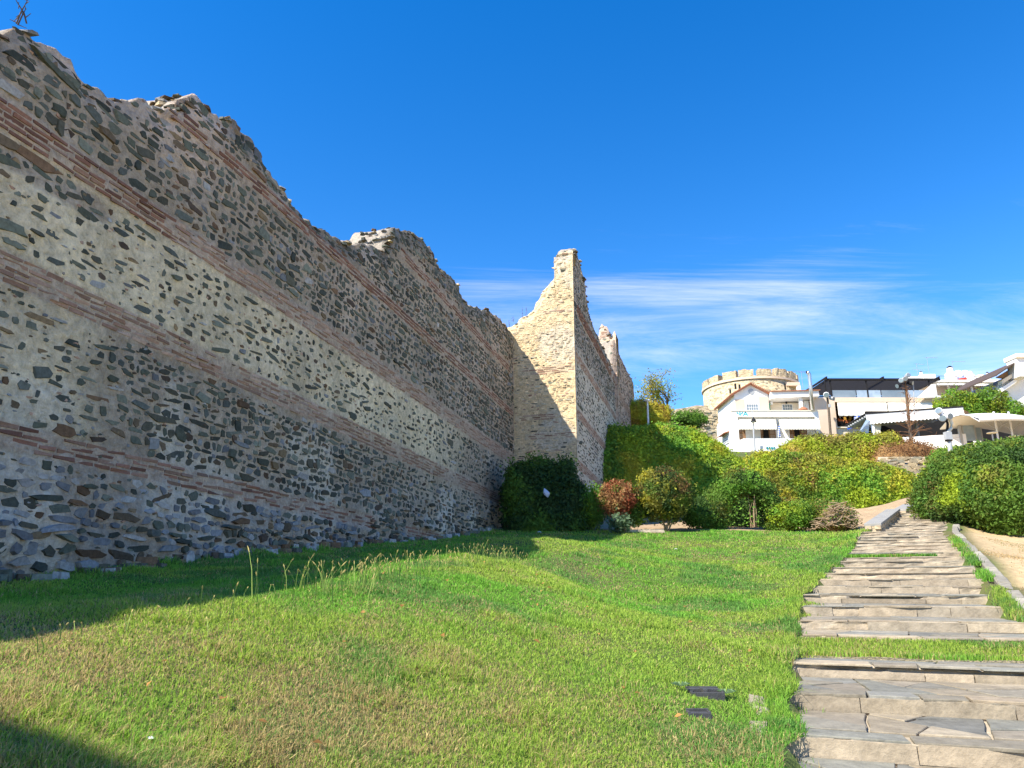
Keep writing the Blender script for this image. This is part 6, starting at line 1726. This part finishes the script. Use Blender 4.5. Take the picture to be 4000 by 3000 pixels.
nt_t.links.new(n2.outputs[0], bp.inputs['Height']); nt_t.links.new(bp.outputs[0], bs_t.inputs['Normal'])
xl_, xr_ = at(2762, 1540, YT)[0], at(3125, 1540, YT)[0]
Rr = (xr_ - xl_) / 2; cx, cy = (xl_ + xr_) / 2, YT + Rr * .2
zc0 = at(0, 1484, YT - Rr)[2] if False else at(0, 1478, cy - Rr)[2]
zbase = at(0, 1720, cy)[2]
def ring(z0, z1, r0, r1, a0, a1, n=60, close=True):
    V = []; F = []
    for i in range(n + 1):
        t = a0 + (a1 - a0) * i / n
        for (r_, z_) in ((r0, z0), (r1, z0), (r1, z1), (r0, z1)): V.append((cx + r_ * math.cos(t), cy + r_ * math.sin(t), z_))
    for i in range(n):
        for k in range(4): F.append((4 * i + k, 4 * (i + 1) + k, 4 * (i + 1) + (k + 1) % 4, 4 * i + (k + 1) % 4))
    F.append((0, 1, 2, 3)); F.append((4 * n + 3, 4 * n + 2, 4 * n + 1, 4 * n))
    return V, F
MB().add(*ring(zbase - 3, zc0, Rr - 2, Rr, 0, 2 * math.pi, 96)).build('drum', m_t, Rt, True)
MB().add(*ring(zc0 + .003, zc0 + .35, Rr - 2, Rr + .22, 0, 2 * math.pi, 96)).build('string_course', M_BEIGE, Rt)
MB().add(*ring(zc0 + .353, zc0 + .55, Rr - 1.2, Rr + .06, 0, 2 * math.pi, 96)).build('parapet', m_t, Rt)
rs = np.random.default_rng(44)
for k in range(17):
    t0 = math.radians(-270 + k * 21.2 + 2.0 + rs.normal(0, .5)); V, F = ring(zc0 + .553, zc0 + 1.75 + rs.normal(0, .08), Rr - 1.15, Rr + .05, t0, t0 + math.radians(16.2 + rs.normal(0, .5)), 6)
    V = [(x + rs.normal(0, .04), y + rs.normal(0, .04), z + (rs.normal(0, .07) if z > zc0 + 1 else 0)) for x, y, z in V]
    MB().add(V, F).build('merlon', m_t, Rt)
for k in range(260):
    t = math.radians(rs.uniform(-165, -15)); z = rs.uniform(zbase + 3, zc0 - .3)
    V, F = lump(rs, rs.uniform(.15, .45), rs.uniform(.08, .18), rs.uniform(.01, .05))
    a_ = t + V[:, 0] / Rr; rr_ = Rr + V[:, 2]
    link('stone', np_mesh('stone', np.stack([cx + rr_ * np.cos(a_), cy + rr_ * np.sin(a_), z + V[:, 1]], -1), F, np.tile((TAN[rs.integers(6)]) * rs.uniform(.6, 1.0), (len(V), 1)), M_STONE), Rt)
for (x, y) in ((2844, 1514), (2885, 1506), (2867, 1500), (3055, 1505)):
    p = at(x, y, cy - Rr); ang = math.atan2(-math.sqrt(max(.01, Rr ** 2 - (p[0] * (cy / (cy - Rr)) - cx) ** 2)), p[0] - cx)
    MB().add(*ring(p[2] - .5, p[2] + .5, Rr - .4, Rr + .04, ang - .02, ang + .02, 2)).build('slit_window', M_DARK, Rt)
p = at(3085, 1500, cy - Rr * .8); MB().box(p[0] - 1.0, p[0] + 1.4, cy - Rr * .9, cy - Rr * .4, p[2] - .5, p[2] + .1).build('spout_ledge', M_BEIGE, Rt)
# ruined lower walls at its foot
Rw = empty('ruined_wall', at(2760, 1640, 88), 'crumbling tan stone wall with a dark opening left of the white house', 'wall')
pts = [(2640, 1598), (2680, 1592), (2720, 1583), (2765, 1585), (2770, 1600), (2800, 1600), (2808, 1612), (2830, 1618), (2862, 1625), (2862, 1790), (2640, 1700)]
MB().prism([(at(x, y, 88)[0], at(x, y, 88)[2]) for x, y in pts][::-1], 88, 90).build('wall', m_t, Rw)
pbox('opening', M_DARK, Rw, 2748, 2763, 1634, 1654, 87.9, .08); pbox('opening_sill', M_BEIGE, Rw, 2745, 2768, 1655, 1662, 87.7, .28)
rs = np.random.default_rng(12)
for k in range(130):
    x, y = rs.uniform(2650, 2855), rs.uniform(1602, 1720); p = at(x, y, 88)
    V, F = lump(rs, rs.uniform(.2, .5), rs.uniform(.1, .2), .08)
    W = np.stack([p[0] + V[:, 0], 87.98 - V[:, 2], p[2] + V[:, 1]], -1)
    if y < 1615 and x > 2795: continue
    link('stone', np_mesh('stone', W, F, np.tile(TAN[rs.integers(6)] * rs.uniform(.7, 1.1), (len(V), 1)), M_STONE), Rw)

# ================================================================== STREET FURNITURE AND SMALL THINGS
def spot(parent, p, d, mat=M_FWHITE, s=1.0):
    p = Vector([float(x) for x in p]); d = Vector(d).normalized()
    o = MB().tube([p - d * .22 * s, p - d * .1 * s, p + d * .18 * s, p + d * .22 * s], [.08 * s, .15 * s, .19 * s, .2 * s], 12).build('spotlight', mat, parent, True)
    MB().tube([p + d * .205 * s, p + d * .225 * s], .17 * s, 12).build('lens', M_GLASS, o)
    return o
# lamp post with a conical shade before the white house
r = empty('street_lamp', at(2950, 1748, 61.5), 'slim grey street lamp with conical shade before the white house', 'street lamp')
MB().tube([at(2949, 1770, 61.5), at(2941, 1640, 61.5), at(2939, 1604, 61.5)], [.075, .06, .03], 8).build('post', M_GREYM, r)
c = at(2941, 1650, 61.5); MB().lathe((c[0], 61.3, c[2]), [(.26, 0), (.24, .04), (.12, .28), (.07, .36), (.04, .42)], 16).build('lamp_shade', M_BLACK, r)
MB().lathe((c[0], 61.3, c[2] - .03), [(.2, 0), (.2, .028)], 12).build('bulb_glass', M_FWHITE, r)
# white lamp behind the ivy
r = empty('street_lamp', at(2530, 1660, 48), 'white flat-headed street lamp left of the autumn tree', 'street lamp')
MB().tube([at(2533, 1670, 48), at(2529, 1568, 48)], [.07, .05], 8).build('post', M_FWHITE, r)
c = at(2527, 1566, 48); MB().lathe((c[0], 48, c[2]), [(.12, -.05), (.22, 0), (.2, .06), (.06, .1)], 14).build('lamp_head', M_FWHITE, r)
# pole left of the pergola house
r = empty('utility_pole', at(3243, 1700, 60), 'dark utility pole with white box lamp beside the beige house', 'pole')
MB().tube([at(3246, 1720, 60), at(3238, 1610, 60), at(3230, 1535, 60)], [.11, .1, .08], 8).build('post', M_BARK, r)
c = at(3231, 1545, 60); spot(r, (c[0] - .15, 59.8, c[2]), (-.4, -.9, -.2), M_FWHITE, 1.2); spot(r, (c[0] + .25, 59.8, c[2] - .3), (.5, -.8, -.3), M_GREYM, .9)
pbox('junction_box', M_GREYM, r, 3238, 3246, 1578, 1590, 59.8, .15)
# vine-covered pole with floodlights
r = empty('vine_pole', at(3560, 1720, 50), 'tall pole with cluster of floodlights wrapped in dead brown vines', 'pole')
MB().tube([at(3564, 1760, 50), at(3550, 1640, 50), at(3541, 1540, 50), at(3534, 1480, 50)], [.13, .11, .09, .07], 8).build('post', M_BARK, r)
c = at(3536, 1485, 50)
for (dx_, dz_, d) in ((-.35, -.1, (-.7, -.7, -.1)), (.05, .25, (.1, -1, .1)), (.2, -.25, (.6, -.7, -.3)), (-.6, -.45, (-.9, -.3, -.3)), (-.15, .05, (-.2, -.9, -.3))): spot(r, (c[0] + dx_, 49.8, c[2] + dz_), d, M_GREYM if dz_ > -.2 else M_BLACK, 0.85)
MB().tube([(c[0] - .7, 49.9, c[2] - .3), (c[0] + .4, 49.9, c[2] - .3)], .03, 6).build('crossarm', M_BLACK, r)
MB().tube([at(3572, 1620, 50), at(3568, 1500, 50)], .03, 5).build('side_pipe', M_GREYM, r)
rw = np.random.default_rng(8)
for k in range(110):
    t = rw.random() ** .8; b_ = at(3566 - 28 * t, 1740 - 230 * t, 49.9); sp = .15 + .75 * (1 - t) ** 2
    e1 = b_ + np.array([rw.normal(0, sp), rw.normal(0, .25), rw.uniform(.1, .6)]); e2 = e1 + np.array([rw.normal(0, sp * .8), rw.normal(0, .2), rw.normal(-.1, .3)])
    MB().tube([b_, e1, e2], [.014, .011, .006], 4, False).build('vine', mat_plain('dead_vine', (.34, .17, .08), (.22, .11, .05), 4, .9, 0) if 'dead_vine' not in MATS else MATS['dead_vine'], r)
# spotlight post near the right bush
YL = 34.0
r = empty('spotlight_post', at(3710, 1770, YL), 'grey post with three spotlights and a bent cable conduit above the large bush', 'lamp post')
MB().tube([at(3716, 1800, YL), at(3708, 1715, YL)], .10, 10).build('post', M_GREYM, r)
pbox('post_box', M_GREYM, r, 3696, 3720, 1686, 1716, YL - .12, .22); pbox('clamp', M_BLACK, r, 3702, 3722, 1716, 1722, YL - .13, .25)
MB().tube([at(3702, 1690, YL), at(3716, 1672, YL), at(3718, 1655, YL), at(3710, 1636, YL), at(3700, 1628, YL)], .075, 8).build('conduit', M_AWN, r, True)
MB().tube([at(3700, 1690, YL + .05), at(3702, 1655, YL + .05), at(3690, 1625, YL + .05), at(3678, 1608, YL + .05)], .06, 8).build('arm', M_BLACK, r)
for (x, y, d) in ((3672, 1612, (-.7, -.6, .4)), (3684, 1634, (-.6, -.8, -.1)), (3700, 1626, (.2, -1, -.2))): spot(r, at(x, y, YL - .15), d, M_FWHITE, .85)

# low stone bench walls by the path
def bench(label, px, Y0, Y1, w, h):
    (xa, ya), (xb, yb) = px
    p, q = at(xa, ya, Y0), at(xb, yb, Y1)
    d = (q - p)[:2]; L = np.linalg.norm(d); d /= L; nn = np.array([d[1], -d[0]])
    r = empty('bench_wall', (*p[:2], p[2] - h), label, 'bench', 'low bench walls beside the steps')
    k = max(1, int(L / 1.6))
    for i in range(k):
        a0, a1 = p + (q - p) * i / k, p + (q - p) * (i + 1) / k - np.array([d[0], d[1], 0]) * .02
        V = []
        for z in (-.10, 0):
            for (pt, s_) in ((a0, -1), (a0, 1), (a1, 1), (a1, -1)): V.append((pt[0] + nn[0] * s_ * w / 2, pt[1] + nn[1] * s_ * w / 2, pt[2] + z))
        o = MB().add(V, [(0, 1, 2, 3), (7, 6, 5, 4), (0, 4, 5, 1), (1, 5, 6, 2), (2, 6, 7, 3), (3, 7, 4, 0)]).build('seat_slab', M_SEAT, r, bevel=.015)
    # coursed stones
    n_l = int(L / .4)
    for row in range(max(1, int(h / .13))):
        for i in range(n_l):
            for side in (-1, 1):
                t = (i + .5 + (.25 if row % 2 else -.25)) / n_l
                c_ = p + (q - p) * min(.98, max(.02, t)); z_ = c_[2] - .10 - .13 * (row + .5)
                m = MB(); l2, hh = .19, .06
                off = nn * side * (w / 2 - .12)
                V = []
                for zz in (-hh, hh):
                    for (s1, s2) in ((-1, -1), (1, -1), (1, 1), (-1, 1)):
                        V.append((c_[0] + off[0] + d[0] * s1 * l2 + nn[0] * s2 * .1 + rw.normal(0, .01), c_[1] + off[1] + d[1] * s1 * l2 + nn[1] * s2 * .1 + rw.normal(0, .01), z_ + zz))
                m.hexa(V).build('course_stone', M_SEATB, r)
    V = []
    for z in (-h - .5, -.105):
        for (pt, s_) in ((p, -1), (p, 1), (q, 1), (q, -1)): V.append((pt[0] + nn[0] * s_ * (w / 2 - .06), pt[1] + nn[1] * s_ * (w / 2 - .06), pt[2] + z))
    MB().hexa(V).build('core', M_SEATB, r)
M_SEAT = mat_plain('seat_slab', (.33, .315, .28), (.22, .22, .215), 2.5, .7, .2, 20)
M_SEATB = mat_plain('bench_stone', (.50, .40, .27), (.36, .29, .2), 3, .9, .5, 16)
bench('near low stone bench wall with grey slab top left of the steps', ((3408, 2044), (3488, 1988)), 26.2, 31.6, .55, .45)
bench('farther low stone bench wall with tilted slab top left of the steps', ((3512, 1990), (3552, 1968)), 32.2, 34.6, .55, .45)

# stone retaining pieces at the top of the steps
r = empty('stone_bank', at(3560, 1850, 44), 'pale rock outcrop and rubble wall at the top of the steps', 'rock wall')
rs = np.random.default_rng(31)
for k in range(120):
    x = rs.uniform(3440, 3640); y = rs.uniform(1790, 1900)
    if x > 3600 and y > 1880: continue
    Yk = 45.5 - (y - 1790) / 110 * 2.5; p = at(x, y, Yk)
    V, F = lump(rs, rs.uniform(.15, .5), rs.uniform(.06, .16), rs.uniform(.04, .12))
    W = np.stack([p[0] + V[:, 0], Yk - V[:, 2] - .1, p[2] + V[:, 1] + V[:, 2] * .4], -1)
    link('rock', np_mesh('rock', W, F, np.tile((TAN[rs.integers(6)]) * rs.uniform(.5, .85), (len(V), 1)), M_STONE), r)
pb_ = [at(3430, 1785, 46), at(3650, 1785, 46), at(3660, 1960, 42.6), at(3430, 1960, 42.6)]
MB().slab([pb_[3], pb_[2], pb_[1], pb_[0]], .3).build('rubble_core', M_SEATB, r)
# flowers beside the steps
fr_ = empty('yellow_flowers', at(3575, 1875, 41.5), 'small yellow flowers at the top of the steps', 'flowers')
for (x, y) in ((3572, 1864), (3580, 1868), (3574, 1878), (3572, 1899), (3590, 1880), (3568, 1868)):
    p = at(x, y, 41.5); m = MB()
    for k in range(6):
        t = k * math.pi / 3; m.add([p, p + np.array([math.cos(t - .4) * .09, -.03, math.sin(t - .4) * .09]), p + np.array([math.cos(t) * .13, -.05, math.sin(t) * .13]), p + np.array([math.cos(t + .4) * .09, -.03, math.sin(t + .4) * .09])], [(0, 1, 2, 3)])
    m.build('blossom', mat_plain('yellow_petal', (.75, .6, .03), (.65, .5, .02), 3, .7, 0) if 'yellow_petal' not in MATS else MATS['yellow_petal'], fr_)

# sunken valve box in the lawn
M_CI = mat_plain('cast_iron', (.085, .085, .09), (.05, .05, .052), 12, .7, .4, 60, .2)
def lid(label, c, hx, hy, hole):
    z = gz(c[0], c[1]) + .005
    r = empty('valve_box', (c[0], c[1], z), label, 'valve cover', 'irrigation valve covers in the lawn')
    w = .018
    MB().box(c[0] - hx, c[0] + hx, c[1] + hy - w, c[1] + hy, z - .1, z + .03).box(c[0] - hx, c[0] + hx, c[1] - hy, c[1] - hy + w, z - .1, z + .012).box(c[0] - hx, c[0] - hx + w, c[1] - hy + w, c[1] + hy - w, z - .1, z + .02).box(c[0] + hx - w, c[0] + hx, c[1] - hy + w, c[1] + hy - w, z - .1, z + .02).build('rim', M_CI, r, bevel=.003)
    if hole:
        MB().box(c[0] - hx + w + .002, c[0] + hx - w - .002, c[1] + .0, c[1] + hy - w - .002, z - .03, z + .024).build('cover_plate', M_CI, r, bevel=.003)
        MB().box(c[0] - .03, c[0] + .0, c[1] - hy + w + .002, c[1] + .06, z - .02, z + .032).build('hinge_bar', M_CI, r)
        MB().box(c[0] - hx + w + .002, c[0] + hx - w - .002, c[1] - hy + w, c[1] - .003, z - .12, z - .09).build('pit_floor', M_DARK, r)
        MB().box(c[0] - .08, c[0] + .11, c[1] - hy + w + .01, c[1] - .05, z - .06, z - .02).build('broken_flap', M_CI, r)
    else:
        MB().box(c[0] - hx + w + .002, c[0] + hx - w - .002, c[1] - hy + w + .002, c[1] + hy - w - .002, z - .03, z + .012).build('cover_plate', M_CI, r, bevel=.003)
lid('broken black valve box with an open slot sunk in the lawn', vb, .135, .12, True)
lid('small intact black valve cover in the grass nearer the camera', vb2, .085, .05, False)
# pale leafy weeds beside the box
for k, (x, y, lab) in enumerate([(2660, 2692, 'pale long-leaved weed left of the broken valve box'), (2838, 2690, 'pale long-leaved weed right of the broken valve box')]):
    p = at(x, y, 6.5); z = gz(p[0], p[1]); r = empty('weed', (p[0], p[1], z), lab, 'weed')
    for j in range(7):
        t = j * .9; L_ = .085; d = np.array([math.cos(t), math.sin(t) * .8, .5])
        b0 = np.array([p[0], p[1], z + .03]); e = b0 + d * L_; m_ = b0 + d * L_ * .5 + np.array([0, 0, .015]); sd = np.array([-d[1], d[0], 0]) * .014
        link('leaf', np_mesh('leaf', [b0, m_ + sd, e - [0, 0, .02], m_ - sd], [[0, 1, 2], [0, 2, 3]], np.tile([.22, .33, .16], (4, 1)), M_LEAF), r)
# litter, stones and fallen leaves
M_PAPER = mat_plain('paper', (.75, .75, .75), (.6, .6, .62), 4, .8, .2)
M_PLASTIC = mat_plain('bag_plastic', (.50, .55, .68), (.38, .43, .56), 3, .35, .3, 6, spec=.5)
c = at(2132, 1925, 26.7)
bag = MB(); n = 9
for i in range(5):
    for k in range(n):
        t = 2 * math.pi * k / n; rr = (.015, .07, .11, .085, .02)[i] * (1 + .25 * math.sin(3 * t + i)); bag.v.append((c[0] + rr * math.cos(t) + .03 * i - .05, c[1] + rr * .6 * math.sin(t), c[2] + .16 - .08 * i))
for i in range(4):
    for k in range(n): bag.f.append([i * n + k, i * n + (k + 1) % n, (i + 1) * n + (k + 1) % n, (i + 1) * n + k])
o = bag.build('plastic_bag', M_PLASTIC); tag(o, 'bluish torn plastic bag caught in the dark ivy', 'bag')
for k, (x, y, Y, s_, lab) in enumerate([(2108, 2076, 26.3, .10, 'scrap of white paper on the shaded lawn near the ivy'), (2640, 2155, 22.5, .05, 'tiny crumpled white scrap in the middle of the sunlit lawn'), (590, 2887, 3.6, .018, 'small white pebble-like scrap in the worn turf at lower left')]):
    p = at(x, y, Y); z = gz(p[0], p[1]) + .02
    V = [(p[0] + s_ * math.cos(t) * rs.uniform(.6, 1.1), p[1] + s_ * math.sin(t) * rs.uniform(.6, 1.1), z + rs.uniform(0, s_ * .4)) for t in np.linspace(0, 5.4, 7)] + [(p[0], p[1], z + s_ * .6)]
    o = MB().add(V, [(i, (i + 1) % 7, 7) for i in range(7)]).build('paper_scrap', M_PAPER); tag(o, lab, 'litter')
dl = []
for k in range(60):
    x = rs.uniform(200, 3000); y = rs.uniform(2280, 2950); Y = np.interp(y, [2280, 2950], [13, 4.6]) * (0.8 + 0.2 * x / 3000)
    p = at(x, y, Y); dl.append((p[0], p[1], gz(p[0], p[1]) + .035 + .002 * Y))
dl = np.array(dl)
tag(link('fallen_leaves', leaf_mesh('fallen_leaves', dl, np.tile([0, -.2, 1.0], (len(dl), 1)), 0.055, np.tile([.42, .22, .07], (len(dl), 1)) * rs.uniform(.7, 1.3, (len(dl), 1)), rs, .7, 0, .3)), 'scattered dry brown leaves on the lawn', 'leaves', None, 'stuff')
# flat paving stones at the shrub bed
for k, (x, y, w_, lab) in enumerate([(2500, 2045, .9, 'flat pale stone slab under the red bush stems'), (2560, 2040, .7, 'second flat stone slab, left of the domed bush stems'), (2480, 2066, .8, 'dark-edged stone slab at the lawn edge before the red bush')]):
    p = at(x, y, 26.9); z = gz(p[0], p[1])
    V, F = lump(rs, w_ / 2, .16, .08, 7)
    o = link('stone_slab', np_mesh('stone_slab', np.stack([p[0] + V[:, 0], p[1] + V[:, 1], z + .03 + V[:, 2]], -1), F, np.tile([.48, .4, .3], (len(V), 1)), M_SLAB)); tag(o, lab, 'stone', 'stone slabs in the shrub bed')
# weeds on the wall crest
def crest_weed(label, x, y0, paths):
    s_, z_ = on_perp(x, y0, PERP_W); q = wxy(s_, PERP_W + .15); r = empty('crest_weed', (q[0], q[1], z_ - .1), label, 'weed')
    for pth in paths:
        pts = []
        for (dx_, dy_) in pth:
            s2, z2 = on_perp(x + dx_, y0 + dy_, PERP_W + .15); q2 = wxy(s2, PERP_W + .15); pts.append((q2[0], q2[1], z2))
        MB().tube(pts, [.012] * (len(pts) - 1) + [.005], 4).build('stem', M_BARK, r)
        for j in range(5):
            t = rs.random() * (len(pts) - 1); i = int(t); p_ = np.array(pts[i]) * (1 - t + i) + np.array(pts[min(i + 1, len(pts) - 1)]) * (t - i)
            MB().tube([p_, p_ + rs.normal(0, .05, 3)], [.008, .004], 4).build('twig', M_BARK, r)
crest_weed('dry thorny weed stems at the top left corner of the wall', 82, 92, [[(-18, 0), (0, -45), (28, -95)], [(22, 0), (12, -40), (-22, -95)], [(-12, 5), (4, -30), (20, -60)]])
crest_weed('thin dry stems on the wall crest next to the tower', 1985, 1275, [[(5, 5), (2, -25)], [(20, -18), (19, -42)], [(55, -30), (55, -75)], [(70, -45), (71, -70)]])
